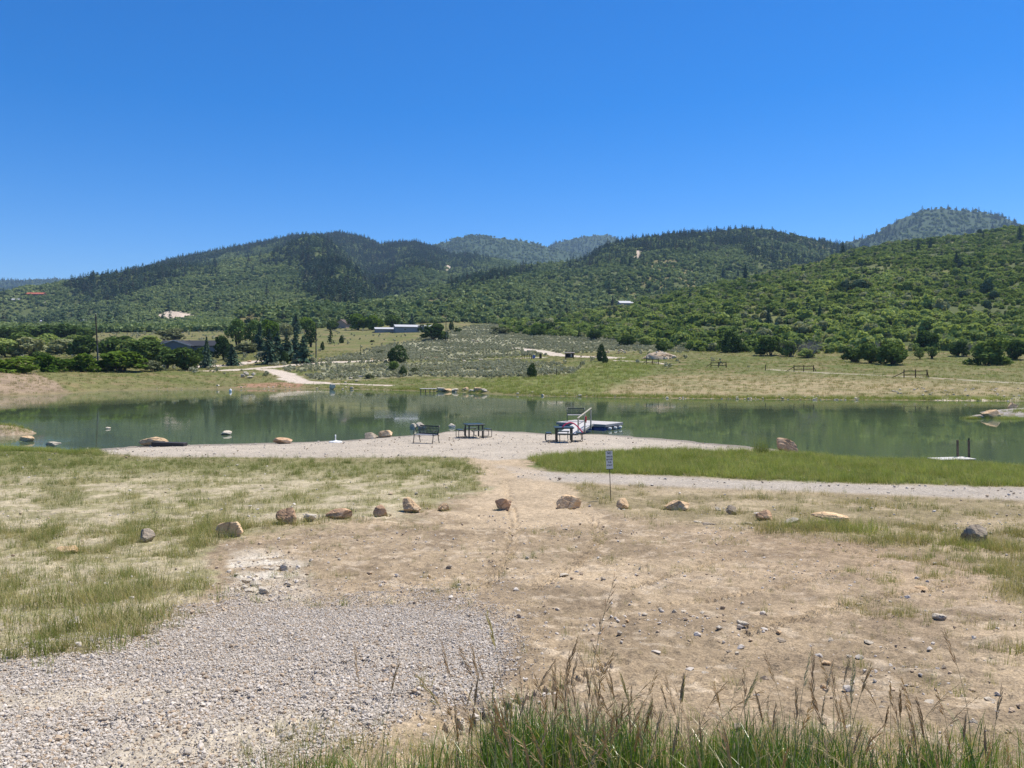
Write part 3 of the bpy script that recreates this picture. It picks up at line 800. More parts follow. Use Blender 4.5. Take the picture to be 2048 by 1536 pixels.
M = {}
def make_mats():
    M['oak'] = foliage('oak_leaves', (.11, .175, .046), (.42, .49, .165), (.30, .30, .20), .012, .36)
    M['oak_bright'] = foliage('bright_oak_leaves', (.070, .130, .020), (.16, .235, .040), None, .05, .35)
    M['oak_dark'] = foliage('dark_oak_leaves', (.060, .105, .030), (.155, .22, .065), None, .05, .3)
    M['oak_far'] = foliage('far_oak_leaves', (.125, .185, .080), (.36, .42, .19), None, .004, .3)
    M['conifer'] = foliage('conifer_needles', (.056, .098, .060), (.125, .185, .105), (.12, .11, .08), .01, .12)
    M['spruce'] = foliage('spruce_needles', (.055, .095, .060), (.13, .185, .12), None, .1, .12)
    M['juniper'] = foliage('juniper_needles', (.042, .075, .024), (.10, .145, .05), None, .1, .15)
    M['sage'] = foliage('sagebrush_leaves', (.34, .345, .245), (.52, .515, .385), (.27, .28, .16), .06, .25)
    M['cottonwood'] = foliage('cottonwood_leaves', (.08, .14, .04), (.18, .25, .085), None, .1, .3)
    M['olive'] = foliage('olive_leaves', (.13, .15, .08), (.24, .26, .14), None, .1, .25)
    M['bark'] = simple('bark', (.085, .07, .055), .9, .1, .35, 20)
    M['deadwood'] = simple('dead_wood', (.24, .22, .21), .9, .1, .3, 12)
    M['grass_dry'] = foliage('dry_grass', (.30, .26, .11), (.58, .50, .28), (.20, .22, .08), .35, .35)
    M['grass_mid'] = foliage('grey_green_grass', (.145, .18, .048), (.34, .37, .145), (.52, .45, .24), .3, .38)
    M['grass_green'] = foliage('lush_grass', (.18, .235, .055), (.45, .49, .165), (.50, .45, .24), .5, .42)
    M['grass_deep'] = foliage('deep_green_grass', (.030, .070, .012), (.10, .17, .030), (.20, .21, .07), .8, .35)
    M['straw'] = simple('straw', (.36, .27, .14), .8, .2, .3, 30)
    M['seed'] = foliage('seed_heads', (.50, .35, .22), (.80, .62, .41), (.64, .60, .33), 2.0, .5)

def scatter_hills():
    B = lambda s, **k: round_blobs(s, **k)
    oak_l1 = [proto('oak_scrub', mesh_crown('oak_scrub', round_blobs(30 + k, 1, .68, 10, .1), 260, .18, 30 + k, .45), M['oak']) for k in range(6)]
    oak_far = [proto('oak_scrub_far', mesh_crown('oak_scrub_far', round_blobs(50 + k, 1, .62, 10, .1), 110, .28, 50 + k, .42), M['oak_far']) for k in range(5)]
    con = [proto('hill_conifer', mesh_conifer('hill_conifer', 70 + k, 9, 6, .15, [.34, .42, .52, .62, .46][k], .25, 2), M['conifer']) for k in range(5)]
    def lay(n, u0, u1, y0, y1, margin=25):
        x, y = sample(n, u0, u1, y0, y1); z, L, T = height(x, y, True); u, v = uv_of(x, y, z)
        k = visible(x, y, z, margin) & (cliff(u, v, x, y, L) == 0)
        return x[k], y[k], z[k], L[k], T[k], u[k], v[k]
    PP = {'oak': [[], [], []], 'far': [[], [], []], 'con': [[], [], []]}
    def put(key, x, y, z, s, sel, zs=None):
        s = np.asarray(s)[sel] if np.ndim(s) else np.full(sel.sum(), s)
        PP[key][0].append(np.stack([x, y, z], 1)[sel]); PP[key][1].append(np.stack([s, s, s * (1 if zs is None else zs)], 1)); PP[key][2].append(sel.sum())
    # the near green hill
    x, y, z, L, T, u, v = lay(62000, 700, 2500, 190, 760)
    n1 = fbm(x / 26, y / 26, 201, 3); r = RNG.random(len(x))
    dens = sstep(.34, .50, n1) * .85 + .11
    dens = np.where((T < .12), np.maximum(dens, .85), dens)
    size = np.clip(np.exp(RNG.normal(1.08, .32, len(x))), 1.4, 6) * (.75 + .55 * sstep(.4, .66, fbm(x / 13, y / 13, 203, 2)))
    put('oak', x, y, z, size, (L == 1) & (r < dens) & (T > .0))
    # scrub on the flat in front of its foot
    ff = HILLS[0]['ff'](u)
    put('oak', x, y, z, size * 1.1, (L == 0) & (y > ff * .93) & (r < .6) & (u > 1000))
    c = (L == 1) & (r > .9975); put('con', x, y, z, RNG.uniform(6, 11, len(x)), c)
    # the middle hill
    x, y, z, L, T, u, v = lay(76000, 450, 2300, 430, 1500)
    n1 = fbm(x / 60, y / 60, 211, 3); n2 = fbm(x / 90, y / 90, 212, 3); r = RNG.random(len(x)); r2 = RNG.random(len(x))
    pine = np.maximum.reduce([sstep(-12, 12, polysd(u, v, [(1130, 540), (1165, 515), (1215, 470), (1300, 455), (1500, 440), (1560, 470), (1430, 500), (1340, 515), (1250, 530), (1180, 530)])) * .8,
                     sstep(-10, 10, polysd(u, v, [(900, 570), (980, 535), (1090, 515), (1060, 545), (980, 565), (900, 590)])) * .6,
                     sstep(-10, 10, polysd(u, v, [(1480, 500), (1560, 470), (1680, 480), (1720, 500), (1700, 530), (1600, 545), (1500, 540)])) * .4, .010 * np.ones(len(u))])
    dens = sstep(.3, .46, n1) * .6 + .38
    isP = (r2 < pine * (.35 + 1.1 * sstep(.4, .6, n2)) * (.35 + 1.1 * sstep(.38, .6, fbm(x / 28, y / 28, 213, 2))))
    put('far', x, y, z, np.clip(np.exp(RNG.normal(1.5, .34, len(x))), 2.5, 10), (L == 2) & (r < dens) & ~isP)
    put('con', x, y, z, np.clip(np.exp(RNG.normal(2.25, .32, len(x))), 4, 17), (L == 2) & (r < .62) & isP)
    # flat scrub between the meadow and the middle hill
    x, y, z, L, T, u, v = lay(30000, -700, 1200, 380, 800)
    r = RNG.random(len(x)); put('far', x, y, z, RNG.uniform(3, 6.5, len(x)), ((L == 0) | ((L == 3) & (T < .12))) & (r < np.where(u < 640, .9, .4)) & (y > np.interp(u, [-700, 150, 300, 500, 640, 1200], [380, 385, 392, 398, 430, 440])))
    # the big mountain
    x, y, z, L, T, u, v = lay(170000, -700, 1300, 470, 2350)
    n1 = fbm(x / 110, y / 110, 221, 3); n2 = fbm(x / 70, y / 70, 222, 3); r = RNG.random(len(x)); r2 = RNG.random(len(x))
    w = (n1 - .5) * 130
    pine = np.maximum(sstep(-26, 22, polysd(u + w, v + (n2 - .5) * 70, [(150, 585), (250, 540), (400, 485), (520, 470), (600, 452), (700, 448), (780, 470), (870, 478), (980, 505), (990, 525), (930, 535), (870, 530), (820, 550), (790, 600), (740, 612), (650, 606), (620, 560), (590, 515), (560, 492), (500, 498), (420, 525), (320, 560), (260, 590), (180, 600)])) * .9, .012)
    isP = r2 < pine * (.35 + sstep(.36, .56, n2) * .75) * (.5 + .9 * sstep(.36, .56, fbm(x / 35, y / 35, 223, 2)))
    dens = sstep(.3, .45, n2) * .5 + .45
    put('far', x, y, z, RNG.uniform(3.6, 8, len(x)) * np.clip(y / 1100, .75, 1.35), (L == 3) & (r < dens * np.clip(y / 700, .75, 1)) & ~isP)
    put('con', x, y, z, np.clip(np.exp(RNG.normal(2.5, .3, len(x))), 6, 21), (L == 3) & (r < .85) & isP)
    # the ridges behind
    x, y, z, L, T, u, v = lay(110000, -700, 2500, 1400, 5200)
    n1 = fbm(x / 200, y / 200, 231, 3); r = RNG.random(len(x)); r2 = RNG.random(len(x))
    pr = np.select([L == 4, L == 5, L == 6, L == 7], [.14, .55, .62, .4], 0) * (.3 + 1.2 * sstep(.4, .6, n1))
    far = L >= 4
    put('far', x, y, z, RNG.uniform(9, 15, len(x)), far & (r2 >= pr) & (r < .8))
    put('con', x, y, z, RNG.uniform(14, 24, len(x)), far & (r2 < pr) & (r < .9))
    cat = lambda k: (np.concatenate(PP[k][0]), np.concatenate(PP[k][1]))
    P, S = cat('oak'); P[:, 2] -= S[:, 0] * .06; scatter('hillside_scrub', P, oak_l1, S * RNG.uniform(.85, 1.15, S.shape))
    P, S = cat('far'); P[:, 2] -= S[:, 0] * .06; scatter('distant_scrub', P, oak_far, S * RNG.uniform(.85, 1.15, S.shape))
    P, S = cat('con'); scatter('distant_conifers', P, con, S * np.array([1.15, 1.15, .76]) * RNG.uniform(.85, 1.15, S.shape))

def scatter_meadow():
    sage = [proto('sagebrush', mesh_crown('sagebrush', round_blobs(90 + k, 1, .7, 8, .08), 90, .20, 90 + k, 1.2), M['sage']) for k in range(5)]
    x, y = sample(80000, 480, 1500, 130, 440); z, L, T = height(x, y, True); u, v = uv_of(x, y, z)
    n1 = fbm(x / 9, y / 9, 301, 3)
    m = np.maximum(sstep(-4, 4, polysd(u, v + (n1 - .5) * 8, P_SAGE1)), sstep(-3, 3, polysd(u, v + (n1 - .5) * 8, P_SAGE2)))
    _, _, Z = paint(x, y, z, L, T)
    k = (RNG.random(len(x)) < m * (.2 + .75 * sstep(.38, .58, n1))) & (L == 0) & (Z != 6)
    P = np.stack([x, y, z - .05], 1)[k]; s = RNG.uniform(.5, 1.15, k.sum())
    # a looser sprinkle over the rest of the far meadow and the valley floor
    x, y = sample(6000, -600, 1500, 150, 460); z, L, T = height(x, y, True); _, _, Z = paint(x, y, z, L, T); u, v = uv_of(x, y, z)
    k = (L == 0) & (Z != 6) & (RNG.random(len(x)) < np.where(u < 560, .6, .15)); P = np.concatenate([P, np.stack([x, y, z - .05], 1)[k]]); s = np.concatenate([s, RNG.uniform(.6, 1.6, k.sum())])
    scatter('sagebrush', P, sage, s)
    # meadow grass on the far bank
    tg = [proto('meadow_tuft', mesh_tuft('meadow_tuft', 120 + k, 22, .42, .35, .03, .5, 2), M[m]) for k, m in enumerate(('grass_mid', 'grass_green', 'grass_dry', 'grass_mid', 'grass_green', 'grass_dry'))]
    x, y = sample(60000, -400, 2450, 88, 240); z, L, T = height(x, y, True); u, v = uv_of(x, y, z)
    k = (z > .08) & (L == 0) & (y > fshore(u) - 1); x, y, z, u, v, L, T = x[k], y[k], z[k], u[k], v[k], L[k], T[k]
    _, _, Z = paint(x, y, z, L, T)
    lush = np.maximum(sstep(-4, 4, polysd(u, v, P_LUSH)), sstep(5, .5, y - fshore(u)) * (u > 700)); tan = np.maximum(sstep(-3, 3, polysd(u, v, P_TANFIELD)), sstep(-3, 3, polysd(u, v, P_BERM)))
    r = RNG.random(len(x)); idx = np.where(r < lush * .55, 1 + 3 * (RNG.random(len(x)) < .5), np.where(r < tan * .9, 2 + 3 * (RNG.random(len(x)) < .5), RNG.integers(0, 6, len(x))))
    k = (Z != 6) & (RNG.random(len(x)) < .62 + .3 * lush)
    scatter('meadow_grass', np.stack([x, y, z], 1)[k], tg, (RNG.uniform(.5, 1.25, len(x)) * (1 + .35 * lush))[k], idx[k])
    # reeds and lush weeds along the far waterline
    us = RNG.uniform(640, 2300, 2600); wgt = np.where((us > 780) & (us < 870), 1, np.where(us > 1000, .75, .35)); us = us[RNG.random(len(us)) < wgt]
    ys = fshore(us) + RNG.uniform(.2, 2.6, len(us)); xs = (us - CX) * ys / F; zs = height(xs, ys); k = zs > .02
    scatter('shore_weeds', np.stack([xs, ys, zs], 1)[k], tg, RNG.uniform(.5, 1.35, k.sum()), 1 + 3 * RNG.integers(0, 2, k.sum()))
    st = [proto('shore_stone', rock_mesh('shore_stone', (1, .8, .6), 400 + k, 10, .05, 2), M['stone_pale']) for k in range(4)]
    us = np.concatenate([RNG.choice(RNG.uniform(990, 2100, 24), 210) + RNG.normal(size=210) * 22, RNG.uniform(300, 980, 60)]); ys = fshore(us) + RNG.gamma(1.5, .9, len(us)) + .2
    us2 = RNG.uniform(1780, 2100, 70); vs2 = RNG.uniform(776, 797, 70)
    ex = [at(a, b) for a, b in zip(us2, vs2)]
    xs = (us - CX) * ys / F; zs = height(xs, ys); P = np.concatenate([np.stack([xs, ys, zs], 1), np.array([e[:] for e in ex])])
    scatter('shore_stones', P, st, np.concatenate([np.exp(RNG.normal(-1.75, .45, len(us))), RNG.uniform(.12, .42, 70)]))

def scatter_near():
    # grass tufts over the ground on this side of the pond
    P = []; S = []; I = []
    pr = []
    for k in range(3): pr.append(proto('grass_tuft', mesh_tuft('grass_tuft', 140 + k, 15, .27, .11, .0075, .7), M['grass_mid']))        # 0-2
    for k in range(3): pr.append(proto('straw_tuft', mesh_tuft('straw_tuft', 150 + k, 13, .24, .13, .006, .8), M['grass_dry']))          # 3-5
    for k in range(3): pr.append(proto('lush_tuft', mesh_tuft('lush_tuft', 160 + k, 20, .30, .15, .0095, .6), M['grass_green']))         # 6-8
    def add(x, y, z, s, i, sel):
        P.append(np.stack([x, y, z - .005], 1)[sel]); S.append(np.asarray(s)[sel] if np.ndim(s) else np.full(sel.sum(), s)); I.append(np.asarray(i)[sel])
    def spread(n, u0, u1, y0, y1):
        x, y = sample(n, u0, u1, y0, y1); z, L, T = height(x, y, True); u, v = uv_of(x, y, z)
        _, G, Z = paint(x, y, z, L, T); z = z + relief(x, y, z)
        return x, y, z, u, v, Z
    far_lim = 44
    for (n, y0, y1) in ((30000, 4.4, 16), (46000, 16, far_lim)):
        x, y, z, u, v, Z = spread(n, -420, 2420, y0, y1)
        m1 = tuft_noise(x, y); m2 = fbm(x / 5, y / 5, 321, 3); r = RNG.random(len(x))
        wu = u + (m2 - .5) * 60; wv = v + (m2 - .5) * 24
        gl = sstep(-22, 16, polysd(wu, wv, P_GLEFT)); gr = sstep(-22, 20, polysd(wu, wv, P_GRIGHT)); gb = polysd(u, v + (m1 - .5) * 16, P_GBAND) > 0
        dl = gl * np.clip(.27 + .85 * sstep(.43, .57, m1) + .3 * (v < 955), 0, 1) * np.where(v < 960, 1.0, .85)
        dr = gr * np.clip(.22 + .9 * sstep(.42, .60, m1), 0, 1) * .8
        weeds = (1 - np.maximum(gl, gr)) * (Z == 0) * (.045 + .22 * sstep(.58, .70, m1)) * (1 + 3.2 * sstep(1450, 1950, u))
        d = np.maximum.reduce([dl, dr, weeds]); d = np.where(np.isin(Z, (2, 3, 5)), .0, d); d = np.where(Z == 4, d * .12, d); d = np.where(Z == 3, 0, d)
        green = np.clip(sstep(990, 915, v) * .6 + .36 - .16 * (u > 1100), 0, 1)
        q = RNG.random(len(x)); idx = np.where(q < green, RNG.integers(0, 3, len(x)), RNG.integers(3, 6, len(x)))
        s = RNG.uniform(.5, 1.05, len(x)) * np.where(weeds >= np.maximum(dl, dr), .5, 1) * (.75 + .5 * sstep(.5, .68, m1))
        add(x, y, z, s, idx, (r < d) & ~gb & (z > .06))
        if y0 > 15:
            add(x, y, z, RNG.uniform(.5, 1.15, len(x)) * (.6 + .8 * m1), np.where(RNG.random(len(x)) < .48, RNG.integers(0, 6, len(x)), RNG.integers(6, 9, len(x))), gb & (z > .02))
    # thicker turf in the lush band by the water and along its near edge on the other side
    x, y, z, u, v, Z = spread(26000, 1040, 2420, 22, 43)
    gb = polysd(u, v + (fbm(x, y, 5, 2) - .5) * 6, P_GBAND) > 0
    add(x, y, z, RNG.uniform(.5, 1.25, len(x)) * (.5 + .95 * fbm(x / 1.5, y / 1.5, 9, 3)), np.where(RNG.random(len(x)) < .30 + .5 * sstep(.55, .7, fbm(x / .8, y / .8, 19, 2)), RNG.integers(0, 6, len(x)), RNG.integers(6, 9, len(x))), gb & (z > .02))
    x, y, z, u, v, Z = spread(9000, -420, 230, 36, 46)
    add(x, y, z, RNG.uniform(.6, 1.2, len(x)), RNG.integers(6, 9, len(x)), (z > .10) & (v < 918) & (u < 170 + 40 * fbm(x, y, 6, 2)))
    cy = CZ * F / (868 - V0); cx = (8 - CX) * cy / F
    a = RNG.normal(size=(260, 2)) * np.array([1.1, .7]); xx, yy = cx + a[:, 0], cy + a[:, 1]; zz = ground_z(xx, yy)
    add(xx, yy, zz, RNG.uniform(.6, 1.0, 260), RNG.integers(6, 9, 260), zz > .05)
    # tufts on the gravel spit
    for (tu, tv, rr, nn) in ((1943, 838, .35, 60), (2012, 838, .8, 90), (2040, 829, .7, 70)):
        c = at(tu, tv); a = RNG.normal(size=(nn, 2)) * np.array([rr, rr * .6]); xx, yy = c.x + a[:, 0], c.y + a[:, 1]; zz = np.maximum(height(xx, yy), 0)
        add(xx, yy, zz, RNG.uniform(.8, 1.4, nn), RNG.integers(6, 9, nn), np.ones(nn, bool))
    # tall clumps around a few boulders
    for (tu, tv, rr, nn, sc) in ((1660, 1056, .45, 90, 1.0), (1705, 1064, .4, 50, .85), (1955, 1098, .45, 60, .75), (1930, 1120, .5, 50, .7), (300, 1070, .4, 60, .8), (262, 1200, .6, 60, .7), (200, 1185, .5, 40, .7), (90, 1160, .7, 60, .7), (40, 1250, .5, 60, .65), (30, 1310, .4, 50, .6), (1800, 1080, .5, 45, .7), (2020, 1150, .5, 50, .7), (183, 908, .3, 60, 1.0)):
        c = at(tu, tv); a = RNG.normal(size=(nn, 2)) * np.array([rr, rr * .5]); xx, yy = c.x + a[:, 0], c.y + a[:, 1]; zz = ground_z(xx, yy)
        add(xx, yy, zz, RNG.uniform(.7, 1.2, nn) * sc, np.where(RNG.random(nn) < (.35 if tu > 400 and tv < 1100 else .04), RNG.integers(6, 9, nn), RNG.integers(0, 6, nn)), zz > .02)
    for (tu, tv, tw, nn) in [(459, 1073, 60, 14), (567, 1048, 48, 14), (618, 1043, 30, 12), (676, 1039, 60, 18), (758, 1034, 34, 10), (821, 1024, 44, 10), (887, 1023, 27, 6), (1004, 1020, 38, 4), (1136, 1018, 54, 5), (1247, 1020, 30, 8), (1356, 1021, 58, 22), (1462, 1029, 27, 12), (1532, 1040, 36, 12), (1586, 1045, 34, 14), (1957, 1092, 62, 26), (290, 1084, 32, 16), (128, 1105, 44, 14), (1578, 905, 48, 8)]:
        c = at(tu, tv); q = RNG.uniform(-.6, .6, nn); xx = c.x + q * tw * c.y / F; yy = c.y - RNG.uniform(-.08, .16, nn) + np.abs(q) * .3; zz = ground_z(xx, yy)
        add(xx, yy, zz, RNG.uniform(.3, .75, nn), RNG.integers(0, 6, nn), zz > .02)
    xx, yy = sample(2600, 480, 2200, 2.7, 3.9); zz = ground_z(xx, yy)
    add(xx, yy, zz, RNG.uniform(.18, .5, 2600), np.where(RNG.random(2600) < .75, RNG.integers(3, 6, 2600), RNG.integers(0, 3, 2600)), (RNG.random(2600) < np.clip(1.25 - (yy - 2.9) * 1.3, .05, .8) * np.interp(CX + F * xx / yy, [480, 700, 1000], [.4, .7, 1])))
    scatter('grass', np.concatenate(P), pr, np.concatenate(S), np.concatenate(I), .08)
    c = at(1522, 909)
    cl = link('grass_clump', mesh_tuft('grass_clump', 190, 260, .92, .34, .014, .5, 4), M['grass_mid'], None, c); tag(cl, 'tall feathery grass clump beside the reddish boulder at the pond edge', 'grass clump')
    # loose gravel on the road
    gs = [proto('gravel_chip', rock_mesh('gravel_chip', (1, .8, .62), 500 + k, 9, .05, 2, .6), M[m]) for k, m in enumerate(('gravel_grey', 'gravel_pale', 'gravel_grey', 'gravel_tan', 'gravel_pale', 'gravel_pale'))]
    x, y = sample(400000, -250, 1150, 2.9, 9.8); z, L, T = height(x, y, True); u, v = uv_of(x, y, z); C, G, Z = paint(x, y, z, L, T); z = z + relief(x, y, z)
    lane = fbm(x * .9, y * .9, 330, 3)
    k = (RNG.random(len(x)) < np.clip(G * 1.1, 0, 1) * (.8 + .3 * sstep(.35, .65, lane))) | ((RNG.random(len(x)) < .03) & (Z == 0) & (u < 1100))
    k &= (v < 1600)
    sz = np.exp(RNG.normal(-4.55, .45, len(x)))
    scatter('loose_gravel', np.stack([x, y, z + .002], 1)[k], gs, np.clip(sz * .85, .007, .042)[k], None, .35)
    # pebbles on the dirt, the path and the beach
    x, y = sample(60000, -250, 2300, 3.4, 18); z, L, T = height(x, y, True); u, v = uv_of(x, y, z); C, G, Z = paint(x, y, z, L, T); z = z + relief(x, y, z)
    pm = fbm(x / 1.4, y / 1.4, 340, 3)
    band = sstep(1180, 1240, v) * sstep(1420, 1330, v) * sstep(1120, 1280, u)
    pale = sstep(-20, 20, polysd(u, v, P_PALE)); trail = sstep(.5, .62, pm)
    k = RNG.random(len(x)) < np.clip(.045 + .14 * trail + .30 * band * sstep(.42, .6, pm) + .8 * pale, 0, 1); k &= Z != 5
    sz = np.clip(np.exp(RNG.normal(-4.1, .6, len(x))), .007, .07)
    scatter('pebbles', np.stack([x, y, z], 1)[k], gs, sz[k], RNG.choice([1, 3, 3, 4, 1, 5], k.sum()), .3)
    x, y = sample(5200, -200, 2300, 18, 46); z, L, T = height(x, y, True); C, G, Z = paint(x, y, z, L, T)
    k = np.isin(Z, (2, 3)) & (z > .03)
    k2 = (Z == 0) & (RNG.random(len(x)) < .35)
    P = np.stack([x, y, z], 1)
    scatter('path_stones', P[k | k2], gs, np.clip(np.exp(RNG.normal(-3.1, .5, (k | k2).sum())), .02, .13), RNG.choice([1, 3, 4, 0], (k | k2).sum()), .2)

def foreground_grass():
    """the verge of tall grass at the photographer's feet, one mass of blades, with its flowering stalks standing apart"""
    V = []; Q = []; lv = []; rng = np.random.default_rng(77)
    n = 30000; x, y = sample(n, 430, 2500, 1.75, 3.3, rng); z = ground_z(x, y); u, v = uv_of(x, y, z)
    edge = np.interp(u, [430, 520, 640, 760, 880, 960, 1100, 1500, 1800, 2500], [2.75, 2.88, 2.97, 3.02, 3.08, 3.14, 3.22, 3.18, 3.0, 2.85]) + (fbm(x * 3, y * 3, 350, 3) - .5) * .5
    cl = fbm(x * 5, y * 5, 351, 3)
    k = (y < edge) & (rng.random(n) < np.clip(.25 + 1.5 * sstep(.38, .6, cl), 0, 1) * np.interp(u, [430, 520, 640, 800, 1500, 1800, 2050], [.3, .6, .85, 1, 1, .6, .45]))
    x, y, z, u = x[k], y[k], z[k], u[k]; n = len(x); print('verge blades', n)
    seg = 5
    a = rng.uniform(0, 2 * PI, n); L = rng.uniform(.11, .275, n) * np.interp(u, [430, 760, 1000, 1500, 2100], [.7, .85, 1.05, 1.0, .85]) * (.75 + .5 * fbm(x * 4, y * 4, 352, 2)); ln = rng.gamma(2.0, .16, n); w = rng.uniform(.003, .0068, n)
    dry = rng.random(n) < .13
    t = np.stack([np.cos(a), np.sin(a), a * 0], 1); face = a + PI / 2 + rng.normal(size=n) * .5
    sd = np.stack([np.cos(face), np.sin(face), a * 0], 1)
    pts = []
    for i in range(seg + 1):
        f = i / seg
        c = np.stack([x, y, z - .01 + L * (f - .22 * ln * f ** 3)], 1) + t * (L * ln * f ** 2.2)[:, None]
        ww = (w * (1 - f) ** .7 * .5 + .0003)[:, None]
        pts += [c - sd * ww, c + sd * ww]
    V = np.stack(pts, 1).reshape(-1, 3)
    b = (np.arange(n) * (2 * seg + 2))[:, None]
    Q = np.concatenate([np.stack([b[:, 0] + 2 * i, b[:, 0] + 2 * i + 1, b[:, 0] + 2 * i + 3, b[:, 0] + 2 * i + 2], 1) for i in range(seg)])
    me = np_mesh('verge_grass', V, [Q.astype(np.int32)])
    lvv = np.clip(fbm(x * 2, y * 2, 353, 2) * .7 + rng.uniform(0, .5, n), 0, 1) * .9; lvv = np.where(dry, 2.2, lvv)
    set_lv(me, np.repeat(lvv, 2 * seg + 2))
    t2 = NT('verge_blades'); f = t2.attr('lv', 'Fac')
    c = t2.ramp(t2.math('MULTIPLY', f, .42), [(0, (.055, .115, .020)), (.2, (.13, .22, .036)), (.4, (.28, .36, .08)), (.9, (.55, .47, .25))])
    d = t2.n('ShaderNodeBsdfDiffuse'); t2.l(c, d.inputs[0]); tr = t2.n('ShaderNodeBsdfTranslucent'); t2.l(t2.mix(1.0, c, (1, 1, .5), 'MULTIPLY'), tr.inputs[0])
    gl = t2.n('ShaderNodeBsdfGlossy'); gl.inputs['Roughness'].default_value = .35
    m = t2.n('ShaderNodeMixShader'); m.inputs[0].default_value = .38; t2.l(d.outputs[0], m.inputs[1]); t2.l(tr.outputs[0], m.inputs[2])
    m2 = t2.n('ShaderNodeMixShader'); m2.inputs[0].default_value = .05; t2.l(m.outputs[0], m2.inputs[1]); t2.l(gl.outputs[0], m2.inputs[2]); t2.l(m2.outputs[0], t2.out.inputs[0])
    tag(link('verge_grass', me, t2.m), kind='stuff')
    # flowering stalks
    def stalk(seed, h, lean, spike, tight):
        r = random.Random(seed); m = MB(); az = r.uniform(0, 2 * PI); dx, dy = math.cos(az), math.sin(az)
        pts = []
        for i in range(9):
            f = i / 8; pts.append(Vector((dx * lean * h * f ** 2.2, dy * lean * h * f ** 2.2, h * (f - .16 * lean * f ** 3))))
        m.tube(pts, [.0010 * (1 - .55 * i / 8) + .0003 for i in range(9)], 5)
        hd = MB(); ns = int(9 + 13 * tight)
        for k in range(ns):
            f = 1 - spike * (1 - k / (ns - 1)) ; q = f * 8; i = min(int(q), 7); p = pts[i].lerp(pts[i + 1], q - i); t = (pts[i + 1] - pts[i]).normalized()
            b = r.uniform(0, 2 * PI); side = Vector((math.cos(b), math.sin(b), 0)); side = (side - t * side.dot(t)).normalized()
            out = (1.25 - tight) * .55; d = (t + side * out + Vector((dx, dy, 0)) * out * .8 + Vector((0, 0, -.25 * (1.1 - tight)))).normalized()
            L = r.uniform(.018, .032) * (1.25 - .5 * (k / ns)); st = p + side * .001 + d * (.012 * (1.2 - tight))
            n1 = d.orthogonal().normalized(); n2 = d.cross(n1); w = L * .07
            if tight < .8: m.tube([p, st], .0004, 3)
            vs = [st] + [st + d * L * .35 + (n1 * math.cos(c) + n2 * math.sin(c)) * w for c in (0, 2.1, 4.2)] + [st + d * L * .75 + (n1 * math.cos(c) + n2 * math.sin(c)) * w * .7 for c in (0, 2.1, 4.2)] + [st + d * L * 1.25]
            hd.add(vs, [(0, 2, 1), (0, 3, 2), (0, 1, 3), (1, 2, 5, 4), (2, 3, 6, 5), (3, 1, 4, 6), (4, 5, 7), (5, 6, 7), (6, 4, 7)])
        def mk(mb, nm, lvv):
            me = bpy.data.meshes.new(nm); me.from_pydata(mb.v, [], mb.f); me.update(); set_lv(me, [lvv] * len(mb.v)); return me
        return mk(m, 'grass_stalk', .3), mk(hd, 'seed_head', r.random())
    kinds = [stalk(900 + k, h, l, s, t) for k, (h, l, s, t) in enumerate([(.50, .10, .22, .95), (.55, .22, .24, .8), (.46, .30, .28, .7), (.60, .18, .22, .9), (.52, .42, .34, .45), (.42, .12, .26, 1.0), (.62, .30, .30, .55), (.48, .5, .32, .6)])]
    rr = random.Random(3)
    def put(u, y, s, kd, label, grp):
        x = (u - CX) * y / F; z = float(ground_z(np.array([x]), np.array([y]))[0]); st, hd = kinds[kd]
        o = link('grass_stalk', st, M['straw'], None, (x, y, z)); o.scale = (s,) * 3; o.rotation_euler = (rr.uniform(-.08, .08), rr.uniform(-.08, .08), rr.uniform(0, 6.28))
        tag(o, label, 'grass stalk', grp); link('seed_head', hd, M['seed'], o)
        return o
    o = put(1168, 2.92, 1.20, 6, 'tallest nodding brome stalk rising well above the rest of the verge grass', 'flowering stalks in the verge grass'); o.rotation_euler = (0, 0, .9)
    put(760, 2.75, 1.0, 0, 'lone straight stalk with a thin purplish spike standing before the gravel', 'flowering stalks in the verge grass')
    put(737, 2.72, .9, 3, 'slim stalk with a reddish spike beside the lone straight one before the gravel', 'flowering stalks in the verge grass')
    put(930, 2.80, .98, 2, 'pale green feathery stalk above the dense grass clump by the gravel edge', 'flowering stalks in the verge grass')
    put(1018, 2.95, 1.25, 0, 'tall thin stalk with a narrow upright spike against bare tan dirt', 'flowering stalks in the verge grass')
    for k in range(205):
        u = rr.choice([rr.gauss(1130, 110), rr.gauss(1300, 130), rr.uniform(900, 2040), rr.uniform(1500, 2060), rr.uniform(620, 2050)])
        u = min(max(u, 600), 2060); y = rr.uniform(2.3, 3.05) if u > 900 else rr.uniform(2.2, 2.6)
        put(u, y, rr.uniform(.62, .98) * (1 if u > 900 else .6), rr.choice([0, 0, 1, 1, 2, 3, 3, 4, 5, 5, 7]), 'dry brown brome stalk with a drooping seed head in the tall verge grass', 'flowering stalks in the verge grass')
